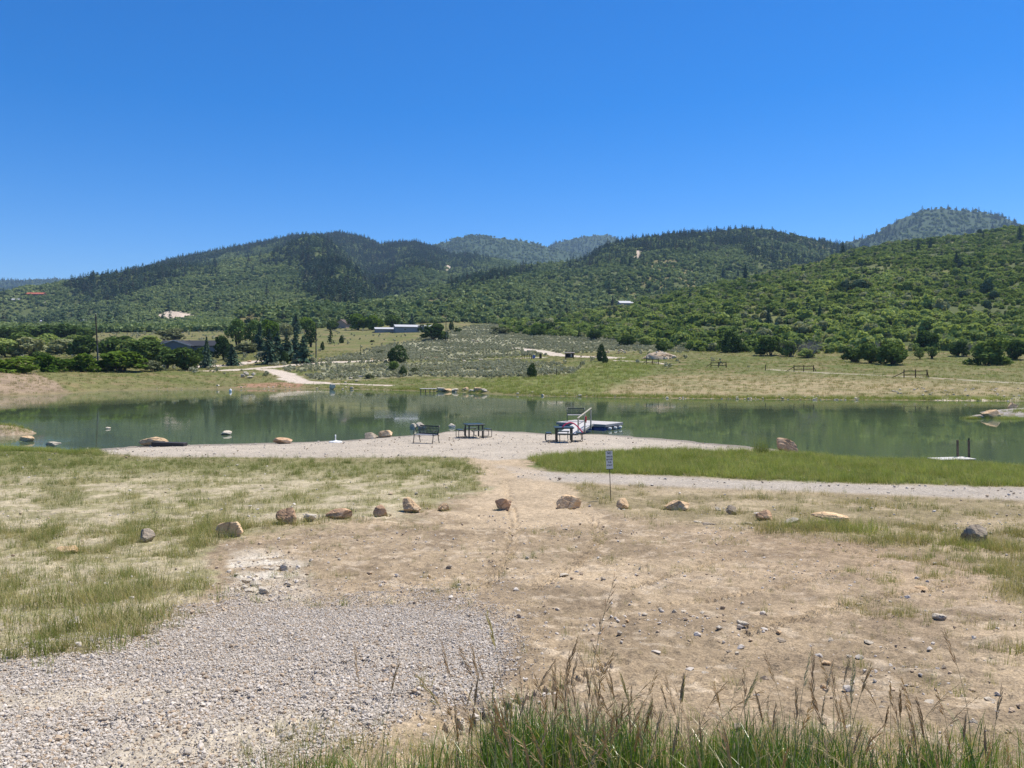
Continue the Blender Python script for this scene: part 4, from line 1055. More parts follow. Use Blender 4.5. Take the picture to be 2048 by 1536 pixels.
# ------------------------------------------------------------------ stones
def stone_mat(name, a, b, c, stain=(.30, .17, .09), amt=.5, fine=False):
    t = NT(name); o = t.obj(); oi = t.n('ShaderNodeObjectInfo')
    n1 = t.noise(o, 2.2, 4, .65); n2 = t.noise(o, 11, 4, .7); n3 = t.noise(o, 45, 2)
    col = t.ramp(n1, [(.3, a), (.5, b), (.7, c)])
    col = t.mix(t.math('MULTIPLY', t.mapr(n2, .5, .66, 0, 1), amt), col, stain)
    col = t.mix(1.0, col, t.gray(t.mapr(n3, .3, .7, .8, 1.15)), 'MULTIPLY')
    col = t.mix(1.0, col, t.gray(t.mapr(oi.outputs['Random'], 0, 1, .82, 1.12)), 'MULTIPLY')
    if fine:
        t.pbr(col, .95, .1); return t.m
    v = t.n('ShaderNodeTexVoronoi', feature='DISTANCE_TO_EDGE'); v.inputs['Scale'].default_value = 2.6
    wv = t.n('ShaderNodeMix', data_type='VECTOR'); wv.inputs[0].default_value = .12; t.l(o, wv.inputs[4]); nn = t.n('ShaderNodeTexNoise'); nn.inputs['Scale'].default_value = 4; t.l(o, nn.inputs['Vector']); t.l(nn.outputs['Color'], wv.inputs[5]); t.l(wv.outputs[1], v.inputs['Vector'])
    cr = t.mapr(v.outputs['Distance'], 0, .035, 0, 1)
    col = t.mix(1.0, col, t.gray(t.mapr(cr, 0, 1, .55, 1)), 'MULTIPLY')
    t.pbr(col, .9, .15, bump=t.math('ADD', t.math('ADD', n2, t.math('MULTIPLY', n3, .4)), t.math('MULTIPLY', cr, .6)), bstr=.55, bdist=.016); return t.m

def stone_mats():
    M['stone_pale'] = stone_mat('pale_stone', (.46, .39, .29), (.62, .55, .43), (.70, .63, .51), (.38, .27, .17), .35)
    M['stone_tan'] = stone_mat('tan_sandstone', (.50, .34, .19), (.70, .50, .29), (.78, .62, .41), (.48, .29, .15), .5)
    M['stone_red'] = stone_mat('reddish_sandstone', (.38, .225, .125), (.54, .35, .21), (.64, .47, .30), (.22, .13, .085), .5)
    M['stone_grey'] = stone_mat('grey_stone', (.27, .215, .155), (.41, .34, .25), (.55, .48, .37), (.14, .11, .09), .5)
    M['gravel_grey'] = stone_mat('grey_gravel', (.37, .325, .265), (.47, .42, .345), (.56, .50, .42), (.33, .27, .20), .3, True)
    M['gravel_pale'] = stone_mat('pale_gravel', (.50, .45, .375), (.60, .54, .46), (.68, .63, .55), (.5, .44, .35), .3, True)
    M['gravel_tan'] = stone_mat('tan_gravel', (.36, .27, .18), (.46, .36, .25), (.54, .45, .34), (.3, .2, .12), .3, True)
    M['gravel_dark'] = stone_mat('dark_gravel', (.12, .11, .10), (.18, .165, .15), (.26, .23, .21), (.1, .09, .08), .3, True)

_rk = {}
def rock(name, u, vb, wpx, hpx, mat, label, cat='boulder', group=None, rz=0.0, tilt=(0, 0), seed=None, depth=.75, flat=.75, sub=4, share=None):
    p = at(u, vb); k = p.y / F
    w, h = wpx * k, hpx * k / .84
    if share is None:
        me = rock_mesh(name, (w, w * depth, h), seed or int(u * 7 + vb), 10, .08, sub, flat); sc = (1, 1, 1)
    else:
        if share not in _rk: _rk[share] = rock_mesh(name, (1, .8, 1), 700 + share, 12, .07, 3, .7)
        me = _rk[share]; sc = (w, w * depth / .8, h)
    o = link(name, me, None, None, p + Vector((0, w * depth * .4, 0))); o.scale = sc
    if not me.materials: me.materials.append(M[mat])
    else:
        o.material_slots[0].link = 'OBJECT'; o.material_slots[0].material = M[mat]
    o.location.z = min(p.z, float(ground_z(np.array([o.location.x]), np.array([o.location.y]))[0]) + .03 * h) if p.z > .05 else 0
    o.rotation_euler = (tilt[0], tilt[1], rz)
    return tag(o, label, cat, group)

def build_rocks():
    G = 'boulders set in a row across the dirt'
    for a in [
        (459, 1074, 54, 36, 'stone_tan', 'long tan boulder leaning on its end, first of the row beside the pale rubble', .3, (0, -.35), .6),
        (567, 1048, 48, 36, 'stone_red', 'peaked reddish brown boulder with a dark side near the row end', .1, (0, .15), .8),
        (618, 1043, 30, 16, 'stone_pale', 'low pale block half hidden in grass beside the peaked reddish boulder', .05, (0, 0), .7),
        (676, 1039, 60, 22, 'stone_red', 'long low brown rock with a pale round end, lying in the grass', .12, (0, -.1), .5),
        (758, 1034, 34, 24, 'stone_red', 'small brown rock with a split pale top in the grass edge', -.2, (0, .1), .8),
        (821, 1024, 44, 31, 'stone_tan', 'rounded pale tan boulder at the edge of the bare trail', .2, (0, .1), .8),
        (887, 1023, 27, 18, 'stone_tan', 'little tan cobble between the rounded tan boulder and the trail', .2, (0, 0), .8),
        (1004, 1020, 38, 26, 'stone_red', 'dark brown broken rock with a cracked face on the bare trail', -.2, (0, .2), .8),
        (1137, 1018, 56, 32, 'stone_tan', 'large orange tan boulder with a smooth sunlit top near the sign post', -.15, (.1, .12), .75),
        (1247, 1020, 30, 24, 'stone_tan', 'small squarish tan rock just past the foot of the sign post', .2, (0, 0), .9),
        (1356, 1021, 58, 21, 'stone_tan', 'flat topped orange tan rock like a loaf in the thin grass', .03, (0, .03), .55),
        (1462, 1029, 27, 21, 'stone_grey', 'small wedge of grey stone with a pale top edge', .4, (0, .5), .7),
        (1532, 1040, 36, 22, 'stone_red', 'rusty red rock between the grey wedge and the tall grass clump', -.1, (0, -.1), .8),
        (1586, 1045, 34, 12, 'stone_pale', 'thin pale slab lying in the grass beside the rusty red rock', .1, (0, -.1), .6),
        (1668, 1046, 84, 24, 'stone_tan', 'long flat pale tan rock half buried in a tall green grass clump', -.05, (0, .05), .5),
        (1957, 1092, 54, 44, 'stone_grey', 'big dark grey boulder with a pale crest standing in grass', -.2, (0, .2), .85)]:
        u, v, w, h, m, lab, rz, tl, dp = a
        rock('boulder', u, v, w * .9, h * .9, m, lab, 'boulder', G, rz, tl, None, dp)
    rock('boulder', 290, 1084, 32, 26, 'stone_grey', 'dark brown lump of rock with tufts growing around it in the pale grass', 'boulder', None)
    rock('boulder', 128, 1105, 44, 14, 'stone_tan', 'low tan stone sunk in the pale dry grass', 'boulder', None, depth=.6)
    rock('boulder', 300, 893, 62, 19, 'stone_tan', 'long rounded tan boulder at the pond edge behind a dark slab', 'boulder', None, .05, depth=.5)
    rock('boulder', 312, 890, 20, 8, 'stone_pale', 'small white stone resting against the long boulder at the pond edge', 'boulder', None)
    rock('boulder', 562, 888, 38, 12, 'stone_red', 'low pinkish rock on the waterline of the gravel beach', 'boulder', None, .1, depth=.6)
    rock('boulder', 450, 870, 23, 8, 'stone_pale', 'small pale rock alone out in the water', 'boulder', None)
    rock('boulder', 741, 877, 28, 12, 'stone_grey', 'grey brown boulder on the beach touching the pale angular one', 'boulder', None)
    rock('boulder', 769, 875, 30, 16, 'stone_tan', 'pale angular boulder with a flat top on the beach edge', 'boulder', None)
    rock('boulder', 826, 859, 15, 12, 'stone_pale', 'rounded white rock standing in the water behind the beach bench', 'boulder', None)
    rock('boulder', 842, 859, 22, 14, 'stone_pale', 'white flat topped rock in the water behind the beach bench', 'boulder', None)
    rock('boulder', 904, 855, 15, 8, 'stone_pale', 'small white rock in the shallows before the two picnic tables', 'boulder', None)
    rock('boulder', 52, 883, 28, 11, 'stone_tan', 'log shaped tan rock lying in the water by the grassy islet', 'boulder', None, .1, depth=.4)
    rock('boulder', 215, 858, 10, 4, 'stone_pale', 'tiny white stone breaking the water surface', 'boulder', None)
    rock('boulder', 102, 893, 30, 9, 'stone_pale', 'low white rubble stone at the grassy waterline', 'boulder', None, depth=.5)
    rock('boulder', 1578, 905, 48, 28, 'stone_red', 'large reddish tan boulder standing on the pond edge', 'boulder', None, -.1, (0, .15), depth=.7)
    rock('boulder', 1990, 837, 40, 16, 'stone_tan', 'long pale boulder overhanging the water on the gravel spit', 'boulder', None, -.1, (0, -.12), depth=.6)
    rock('boulder', 2029, 824, 26, 13, 'stone_tan', 'square pale boulder behind grass on the gravel spit', 'boulder', None, .1, depth=.8)
    rock('boulder', 1961, 836, 16, 6, 'stone_grey', 'small grey rock at the tip of the gravel spit', 'boulder', None)
    rock('boulder', 664, 779, 13, 12, 'stone_pale', 'white round boulder on the far bank with its mirror image below', 'boulder', None)
    rock('boulder', 703, 778, 9, 5, 'stone_pale', 'pale stone on the far bank next to the white round boulder', 'boulder', None)
    for q, (u, v, w, h) in enumerate([(484, 755, 11, 7), (491, 752, 12, 9), (499, 757, 13, 5), (505, 752, 9, 7)]):
        rock('boulder', u, v, w, h, 'stone_pale', 'white rock in the small cluster on the grassy bank below the road', 'boulder', 'white rocks clustered on the grassy bank', share=q)
    for q, (u, v, w, h) in enumerate([(882, 783, 20, 8), (897, 783, 22, 6), (910, 784, 14, 7), (930, 783, 14, 9), (943, 785, 16, 6), (956, 784, 20, 9), (968, 785, 14, 8)]):
        rock('boulder', u, v, w, h, 'stone_tan' if q % 2 else 'stone_pale', 'flat rock in the line along the far shore beside the small dock', 'boulder', 'rocks along the far shore by the small dock', share=q % 5)
    for q, (u, v, w, h) in enumerate([(548, 727, 11, 6), (555, 728, 8, 5), (541, 728, 8, 5), (606, 725, 8, 5), (613, 724, 7, 4), (621, 726, 9, 4), (640, 720, 8, 4), (655, 721, 9, 4), (668, 721, 8, 4), (742, 720, 8, 3), (750, 719, 8, 3), (768, 718, 9, 3), (498, 724, 9, 3), (511, 726, 8, 3), (855, 717, 8, 3), (872, 717, 8, 3), (928, 723, 9, 3), (962, 721, 9, 3), (850, 718, 6, 3), (700, 758, 9, 4), (684, 753, 12, 5), (676, 752, 8, 4), (713, 764, 7, 4), (690, 766, 6, 3)]):
        rock('rock', u, v, w, h, 'stone_pale' if q % 3 else 'stone_tan', 'small pale landscaping rock beside the drive and meadow paths', 'rock', 'small rocks edging the far drive and paths', share=q % 5)
    # rubble heaps
    r = random.Random(8)
    def heap(u0, v0, wpx, hpx, n, lab, grp):
        c = at(u0, v0); k = c.y / F; W = wpx * k / 2; H = hpx * k
        for q in range(n):
            a = r.uniform(0, 6.28); d = math.sqrt(r.random()) * .95; x = c.x + W * d * math.cos(a); y = c.y + W * .6 + W * .6 * d * math.sin(a)
            s = r.uniform(.5, 1.25) * W * .17 + .25; z = gz(x, y) + H * (1 - d) ** .8 * .85
            if ('hp', q % 5) not in _rk: _rk[('hp', q % 5)] = rock_mesh('rubble_rock', (1, .8, .7), 760 + q % 5, 12, .07, 3, .65)
            me = _rk[('hp', q % 5)]
            o = link('rubble_rock', me, M['stone_pale'], None, (x, y, z - .15 * s)); o.scale = (s,) * 3; o.rotation_euler = (r.uniform(-.5, .5), r.uniform(-.5, .5), r.uniform(0, 6.28))
            o.material_slots[0].link = 'OBJECT'; o.material_slots[0].material = M['stone_tan' if r.random() < .35 else 'stone_pale']
            tag(o, lab, 'rock', grp)
    c = at(1323, 719); k = c.y / F; m = MB(); W, H = 36 * k, 15 * k
    nn = 28
    for i in range(9):
        f = i / 8
        for j in range(nn):
            a = 2 * PI * j / nn; rr_ = (1 - f) * (1 + .12 * math.sin(3 * a + i) + r.uniform(-.06, .06)); xx = c.x + W * rr_ * math.cos(a); yy = c.y + W * .6 + W * .6 * rr_ * math.sin(a)
            m.v.append((xx, yy, (gz(xx, yy) - .15 if i == 0 else gz(c.x, c.y + W * .6) + H * math.sin(f * PI / 2) ** .8 * .92 + r.uniform(-.08, .08))))
    m.f += [(i * nn + j, i * nn + (j + 1) % nn, (i + 1) * nn + (j + 1) % nn, (i + 1) * nn + j) for i in range(8) for j in range(nn)]
    tag(m.build('earth_mound', simple('tan_earth', (.44, .35, .25), .95, .1, .3, 1.5), None, True), 'tan earth mound under the tall rubble heap', 'mound')
    heap(1323, 719, 66, 16, 95, 'broken rock in the tall tan rubble heap behind the short rail fence', 'rocks of the tall rubble heap')
    heap(1243, 708, 26, 9, 22, 'rock in the low rubble heap beside the column shaped juniper', 'rocks of the low rubble heap')
    heap(1215, 706, 24, 5, 10, 'rock in the low rubble heap beside the column shaped juniper', 'rocks of the low rubble heap')
    heap(945, 685, 26, 6, 9, 'pale rock lying in the sagebrush on the meadow slope', 'pale rocks in the sagebrush')
    # stones lying about on the dirt
    S = 'small pale stone lying on the bare tan dirt'; GS = 'small stones strewn over the dirt'
    pts = [(1488, 1254, 24, 9), (1440, 1262, 18, 9), (1530, 1258, 14, 5), (1560, 1266, 16, 7), (1562, 1280, 24, 6), (1663, 1279, 12, 6), (1742, 1282, 26, 6), (1883, 1241, 26, 11), (1950, 1282, 12, 9), (1655, 1330, 18, 11), (1889, 1342, 14, 10), (1322, 1222, 12, 8), (1350, 1225, 12, 9), (1405, 1228, 13, 5),
           (1236, 1244, 10, 5), (1255, 1246, 11, 8), (1206, 1162, 13, 7), (1240, 1272, 12, 10), (1168, 1264, 9, 6), (1115, 1178, 12, 7), (1033, 1184, 14, 8), (858, 1154, 10, 9), (898, 1138, 14, 7), (678, 1124, 10, 8), (835, 1176, 8, 4), (1128, 1152, 22, 5), (1313, 1306, 18, 5), (1282, 1307, 10, 5), (1085, 1358, 8, 6), (1412, 1356, 20, 11), (1420, 1365, 12, 8), (1474, 1345, 10, 8), (1382, 1340, 20, 5),
           (1485, 1350, 16, 4), (1460, 1308, 14, 6), (1475, 1310, 12, 5), (1290, 1232, 13, 5), (1368, 1226, 13, 4), (1513, 1396, 14, 8), (1648, 1382, 14, 11), (1775, 1413, 20, 9), (1765, 1420, 14, 8), (1862, 1412, 28, 6), (1985, 1406, 24, 7), (1700, 1460, 16, 7), (1800, 1512, 24, 9), (1480, 1462, 26, 13), (1950, 1448, 18, 8), (1700, 1316, 12, 5), (1835, 1400, 14, 6), (1570, 1412, 12, 5), (1610, 1440, 18, 6),
           (1418, 1052, 32, 6), (1395, 1044, 18, 4), (1438, 1020, 18, 7), (1500, 1050, 18, 5), (1520, 1030, 20, 4), (1850, 1180, 32, 6), (1720, 1210, 14, 5), (990, 1150, 8, 4), (1000, 1134, 8, 4), (1280, 1140, 9, 7), (760, 1172, 9, 5), (740, 1146, 9, 4), (1085, 1282, 11, 5), (930, 1334, 16, 11), (420, 1252, 14, 7), (355, 1238, 12, 5)]
    for q, (u, v, w, h) in enumerate(pts):
        m = ['stone_pale', 'stone_pale', 'gravel_pale', 'stone_tan', 'stone_grey', 'stone_pale'][q % 6]
        rock('stone', u, v, w, h, m, S, 'stone', GS, rz=q * 1.3, share=q % 7)
    C = 'white rubble stone in the pale washed out patch'; GC = 'white rubble stones in the washed out patch'
    for q, (u, v, w, h) in enumerate([(524, 1190, 26, 15), (498, 1186, 34, 10), (508, 1172, 28, 9), (492, 1166, 20, 12), (535, 1180, 18, 8), (566, 1142, 18, 17), (547, 1144, 22, 9), (505, 1138, 24, 6), (471, 1152, 14, 6), (530, 1140, 18, 5), (578, 1172, 14, 7), (585, 1148, 9, 5), (548, 1190, 16, 6), (556, 1156, 26, 6), (488, 1178, 20, 6)]):
        rock('stone', u, v, w, h, 'stone_pale', C, 'stone', GC, rz=q * 1.1, share=q % 7)
    rock('stone', 143, 1254, 38, 15, 'stone_pale', 'flat dark sided pale stone beside green weeds in the thin grass', 'stone', None)

# ------------------------------------------------------------------ furniture and dock
def furniture():
    blk = simple('black_coated_metal', (.016, .022, .021), .42, .5, .1, 30); M['black'] = blk
    grn = simple('dark_green_coated_metal', (.018, .034, .030), .4, .5, .12, 30)
    pale = simple('pale_worn_decking', (.50, .48, .45), .75, .3, .14, 14)
    deck = simple('grey_decking', (.46, .44, .42), .8, .25, .14, 10)
    rail = simple('weathered_rail_wood', (.40, .37, .29), .8, .2, .15, 8)
    blue = simple('blue_float_plastic', (.014, .055, .24), .35, .5, .1, 5)
    wht = simple('white_plastic', (.74, .74, .72), .45, .4, .05, 5)
    pink = simple('pink_foam', (.62, .05, .13), .55, .3, .08, 10)
    red = simple('red_cloth', (.42, .03, .04), .8, .2, .1, 10)
    def bench(p, rz, L, label, seatmat, mat):
        t = empty('park_bench', p, label, 'bench', 'park benches by the pond', rz)
        s = MB()
        for k in range(5): s.box((0, -.20 + k * .10, .44), (L - .06, .075, .03), None, .008)
        s.build('seat', seatmat, t)
        b = MB(); R = Matrix.Rotation(-.2, 3, 'X')
        for zz in (.02, .42): b.box(Vector((0, .25, .46)) + R @ Vector((0, 0, zz)), (L - .06, .03, .06), R, .008)
        n = 13
        for k in range(n):
            x = -L / 2 + .09 + (L - .18) * k / (n - 1)
            b.box(Vector((x, .25, .46)) + R @ Vector((0, 0, .22)), (.032, .014, .40), R)
            if k < n - 1:
                for zz in (.14, .30):
                    b.box(Vector((x + (L - .18) / (n - 1) / 2, .25, .46)) + R @ Vector((0, 0, zz)), ((L - .18) / (n - 1), .012, .018), R)
        b.build('backrest', mat, t)
        for sx in (-1, 1):
            f = MB(); x = sx * (L / 2 - .02)
            f.tube([(x, -.30, 0), (x, -.25, .2), (x, -.22, .42)], .022, 8)
            f.tube([(x, .34, 0), (x, .26, .24), (x, .23, .44), (x, .34, .92)], .022, 8)
            f.tube([(x, -.24, .42), (x, .24, .44)], .02, 8)
            f.tube([(x, -.22, .42), (x, -.27, .54), (x, -.25, .64), (x, -.1, .66), (x, .28, .62)], .02, 8)
            f.build('side_frame', mat, t, True)
        return t
    p = at(851, 887); bench(p + Vector((0, .25, 0)), -.5, 1.25, 'black metal slat bench standing alone on the gravel beach', simple('bench_seat', (.30, .30, .30), .4, .5, .1, 20), blk)

    def table(p, rz, label, seatlen=.72):
        t = empty('picnic_table', p, label, 'picnic table', 'picnic tables on the gravel beach', rz)
        m = MB().box((0, 0, .755), (1.04, 1.04, .045), None, .015)
        m.box((0, 0, .715), (.96, .96, .03)); m.build('table_top', grn, t)
        for sx in (-1, 1):
            for sy in (-1, 1): MB().box((sx * .40, sy * .40, .35), (.075, .075, .70), None, .01).build('leg', blk, t)
        for k in range(4):
            R = Matrix.Rotation(k * PI / 2, 3, 'Z')
            s = MB().box(R @ Vector((0, -.82, .455)), (seatlen, .30, .045), R, .015); so = s.build('seat', grn, t)
            f = MB()
            for sx in (-1, 1):
                x = sx * (seatlen / 2 - .06)
                f.tube([R @ Vector(q) for q in ((x, -.70, .37), (x, -.705, .425), (x, -.74, .43), (x, -.92, .43), (x, -.965, .42), (x, -.98, .38), (x, -.98, .07), (x, -.965, .03), (x, -.92, .02), (x * .95, -.44, .02))], .019, 8)
            f.build('seat_frame', blk, so, True)
        return t
    table(at(947, 876) + Vector((0, .45, 0)), .33, 'dark square picnic table with four seats standing at the water end of the beach')
    p2 = at(1130, 886) + Vector((0, .9, 0)); table(p2, .02, 'dark square picnic table with a pink noodle leaning on it, before the dock')
    m = MB(); pts = []
    A = p2 + Vector((-.12, -.50, .80)); Bq = p2 + Vector((.98, -.30, .50))
    for k in range(15):
        f = k / 14; pts.append(A.lerp(Bq, f) + Vector((0, 0, .42 * math.sin(PI * min(f * 1.0, 1)) * (1 - .25 * f))))
    m.tube([q - A for q in pts], .034, 10); o = m.build('foam_noodle', pink, None, True, A); tag(o, 'pink foam noodle arching from the table top down to a seat', 'pool noodle')

    # floating dock
    t = empty('floating_dock', (5.32, 52.77, 0), 'floating dock with pale decking on blue floats', 'dock', None, -.62)
    m = MB()
    for k in range(14): m.box((-1.778 + k * .2735 , 0, .395), (.262, 2.5, .035))
    m.build('deck', deck, t)
    fr = MB()
    for sy in (-1, 1): fr.box((0, sy * 1.235, .305), (3.84, .04, .14))
    for sx in (-1, 1): fr.box((sx * 1.905, 0, .305), (.04, 2.43, .14))
    fr.build('deck_frame', simple('dock_rim', (.27, .26, .25), .8, .2, .15, 8), t)
    for sx in (-1.36, -.45, .46, 1.37):
        for sy in (-.68, .68): MB().box((sx, sy * 1.02, .04), (.84, 1.02, .38), None, .06).build('float', blue, t)
    for sy in (-.75, .0, .7): MB().tube([(1.7, sy, .12), (2.08, sy, .12)], .08, 10).build('bumper', wht, t, True)
    # ramp
    A = Vector((3.35, 46.5, .14)); Bv = Vector((4.75, 50.6, .44)); d = Bv - A; ang = math.atan2(d.y, d.x); Lr = math.hypot(d.x, d.y)
    t = empty('gangway', A, 'sloping gangway with a wooden handrail from the beach to the dock', 'gangway', None, ang)
    sl = d.z / Lr; m = MB()
    for k in range(14): m.box((.14 + k * Lr / 14, 0, .06 + sl * (.14 + k * Lr / 14)), (Lr / 14 - .012, 1.25, .035), Matrix.Rotation(-math.atan(sl), 3, 'Y'))
    m.build('ramp_deck', pale, t)
    m = MB()
    for sy in (-1, 1): m.bar((0, sy * .60, -.02), (Lr, sy * .60, sl * Lr - .02), .05, .12)
    m.build('side_beam', simple('ramp_beam', (.33, .31, .27), .8, .2, .15, 8), t)
    for q, x in enumerate((.05, 1.75, 3.4)): MB().box((x, -.66, .45 + sl * x), (.085, .085, 1.12 + .05 * q), None, .008).build('post', rail, t)
    MB().bar((-.05, -.66, 1.02), (3.5, -.66, 1.02 + sl * 3.5 + .16), .09, .05).build('handrail', rail, t)
    MB().bar((0, -.66, .62), (3.4, -.66, .62 + sl * 3.4), .03, .03).build('mid_rail', blk, t)
    pq = t.matrix_world
    w = Vector((A.x + math.cos(ang) * 1.75 + math.sin(ang) * .73, A.y + math.sin(ang) * 1.75 - math.cos(ang) * .73, A.z + .85))
    m = MB().box((0, 0, 0), (.13, .07, .30), Matrix.Rotation(ang, 3, 'Z'), .03).box((.01, 0, -.19), (.10, .05, .12), Matrix.Rotation(ang + .3, 3, 'Z'), .02)
    tag(m.build('rag', red, None, False, w), 'dark red rag hanging on the gangway handrail post', 'rag')
    bench(Vector((4.45, 53.55, .415)), -.06, 1.25, 'dark green slat bench standing on the floating dock', pale, grn)

    # sign
    p = at(1222, 1001); t = empty('warning_sign', p, 'narrow white sign on a thin leaning rod, warning vehicles to stop', 'sign', None, .12)
    lean = -.045
    MB().tube([(0, 0, -.1), (lean * 1.36, 0, 1.36)], .010, 8).build('rod', simple('dark_rod', (.03, .028, .022), .6, .4, .2, 20), t, True)
    R = Matrix.Rotation(lean, 3, 'Y'); cc = Vector((lean * 1.08, -.018, 1.08))
    pn = MB().box(cc, (.185, .006, .50), R, .002).build('sign_panel', simple('sign_white', (.66, .68, .68), .4, .4, .03, 5), t)
    bd = MB()
    for zz in (-.243, .243): bd.box(cc + R @ Vector((0, -.005, zz)), (.185, .004, .014), R)
    bd.build('sign_border', blk, pn)
    lm = MB(); words_ = [('NO', .155, .075), ('VEHICLES', .07, .048), ('BEYOND', -.005, .050), ('THIS', -.08, .050), ('POINT', -.16, .050)]
    V = []; Fs = []
    for txt, zz, sz in words_:
        c = bpy.data.curves.new('lettering', 'FONT'); c.body = txt; c.size = sz; c.align_x = 'CENTER'; c.extrude = .0006; c.offset = sz * .018
        o = bpy.data.objects.new('lettering', c); COL.objects.link(o); bpy.context.view_layer.update()
        me = bpy.data.meshes.new_from_object(o.evaluated_get(bpy.context.evaluated_depsgraph_get()))
        wmax = max(v.co.x for v in me.vertices) - min(v.co.x for v in me.vertices); kx = min(1.0, .165 / wmax)
        lm.add([cc + R @ Vector((v.co.x * kx, -.0052 - v.co.z, zz + v.co.y * 1.15)) for v in me.vertices], [tuple(pq.vertices) for pq in me.polygons])
        bpy.data.objects.remove(o); bpy.data.meshes.remove(me)
    lm.build('lettering', simple('sign_black', (.015, .016, .02), .5, .3, .03, 5), pn)
    # umbrella base
    p = at(671, 885); t = empty('umbrella_base', p, 'round white umbrella base with a short upright tube on the beach', 'umbrella base')
    MB().lathe([(.36, 0), (.36, .04), (.31, .07), (.12, .10), (.06, .12), (.05, .13)], 24).build('base', wht, t, True)
    MB().lathe([(.032, .1), (.032, .42), (.024, .42), (.024, .40)], 12).build('tube', wht, t, True)
    # dark slab on the beach
    p = at(335, 893); o = MB().box((0, .2, .10), (1.75, .45, .22), None, .02).build('dark_slab', simple('dark_plank', (.045, .042, .04), .7, .3, .2, 10), None, False, p); o.rotation_euler = (0, .03, -.05)
    tag(o, 'dark timber slab lying on the beach before the long tan boulder', 'slab')
    # two posts, plank landing, bird
    wood = simple('post_wood', (.17, .12, .085), .9, .1, .3, 10); M['post'] = wood
    for u, vt, vb, lab in ((1915.5, 880, 921, 'weathered wooden post without a bird at the pond landing'), (1938, 881, 921, 'weathered wooden post with a small bird on its top')):
        y = 35.6; x = (u - CX) * y / F; ztop = CZ - (vt - V0) * y / F
        m = MB(); m.tube([(0, 0, -.9), (0, 0, ztop - .01), (0, 0, ztop)], [.052, .050, .043], 10); o = m.build('wooden_post', wood, None, False, (x, y, 0)); o.rotation_euler = (0, -.01, 0); tag(o, lab, 'post', 'wooden posts at the pond landing')
        if u > 1920:
            b = MB(); b.lathe([(.006, .0), (.028, .02), (.034, .05), (.026, .085), (.02, .095), (.024, .11), (.018, .132), (.004, .14)], 10)
            b.tube([(-.01, 0, .03), (-.05, 0, -.03)], [.014, .006], 6); b.tube([(.018, 0, .118), (.045, 0, .114)], [.006, .001], 6)
            bo = b.build('bird', simple('bird_feathers', (.02, .02, .024), .6, .2, .2, 30), None, True, (x, y, ztop)); tag(bo, 'small dark bird perched on top of a wooden post', 'bird')
    y = 34.8; x0, x1 = (1866 - CX) * y / F, (1940 - CX) * (y + .5) / F
    t = empty('plank_landing', ((x0 + x1) / 2, y + .25, .08), 'low pale plank landing beside the two wooden posts', 'landing', None, .2)
    m = MB()
    for k in range(9): m.box((-.84 + k * .21, 0, .04), (.198, .8, .04), None, .005)
    m.build('decking', simple('bleached_planks', (.62, .60, .56), .8, .2, .1, 12), t)
    m = MB(); [m.box((0, sy * .3, -.05), (1.8, .08, .14)) for sy in (-1, 1)]; m.build('bearer', wood, t)
    # little float and far dock
    p = at(461, 781.5); p.z = 0; y = 118; x = (461 - CX) * y / F
    o = MB().lathe([(.05, -.2), (.2, -.1), (.22, .25), (.16, .36), (.07, .42), (.07, .5)], 14).build('buoy', wht, None, True, (x, y, 0)); tag(o, 'small white float bobbing on the water off the far bank', 'buoy')
    p = at(857, 784); t = empty('shore_dock', (p.x, p.y - .4, 0), 'small low grey dock on short posts at the far shore', 'dock', None, -.05)
    m = MB(); [m.box((-1.05 + k * .3, 0, .52), (.28, 1.8, .06)) for k in range(8)]; m.build('deck', deck, t)
    for sx in (-1.0, -.3, .4, 1.0): MB().box((sx, -.8, .1), (.12, .12, .80)).build('post', wood, t)

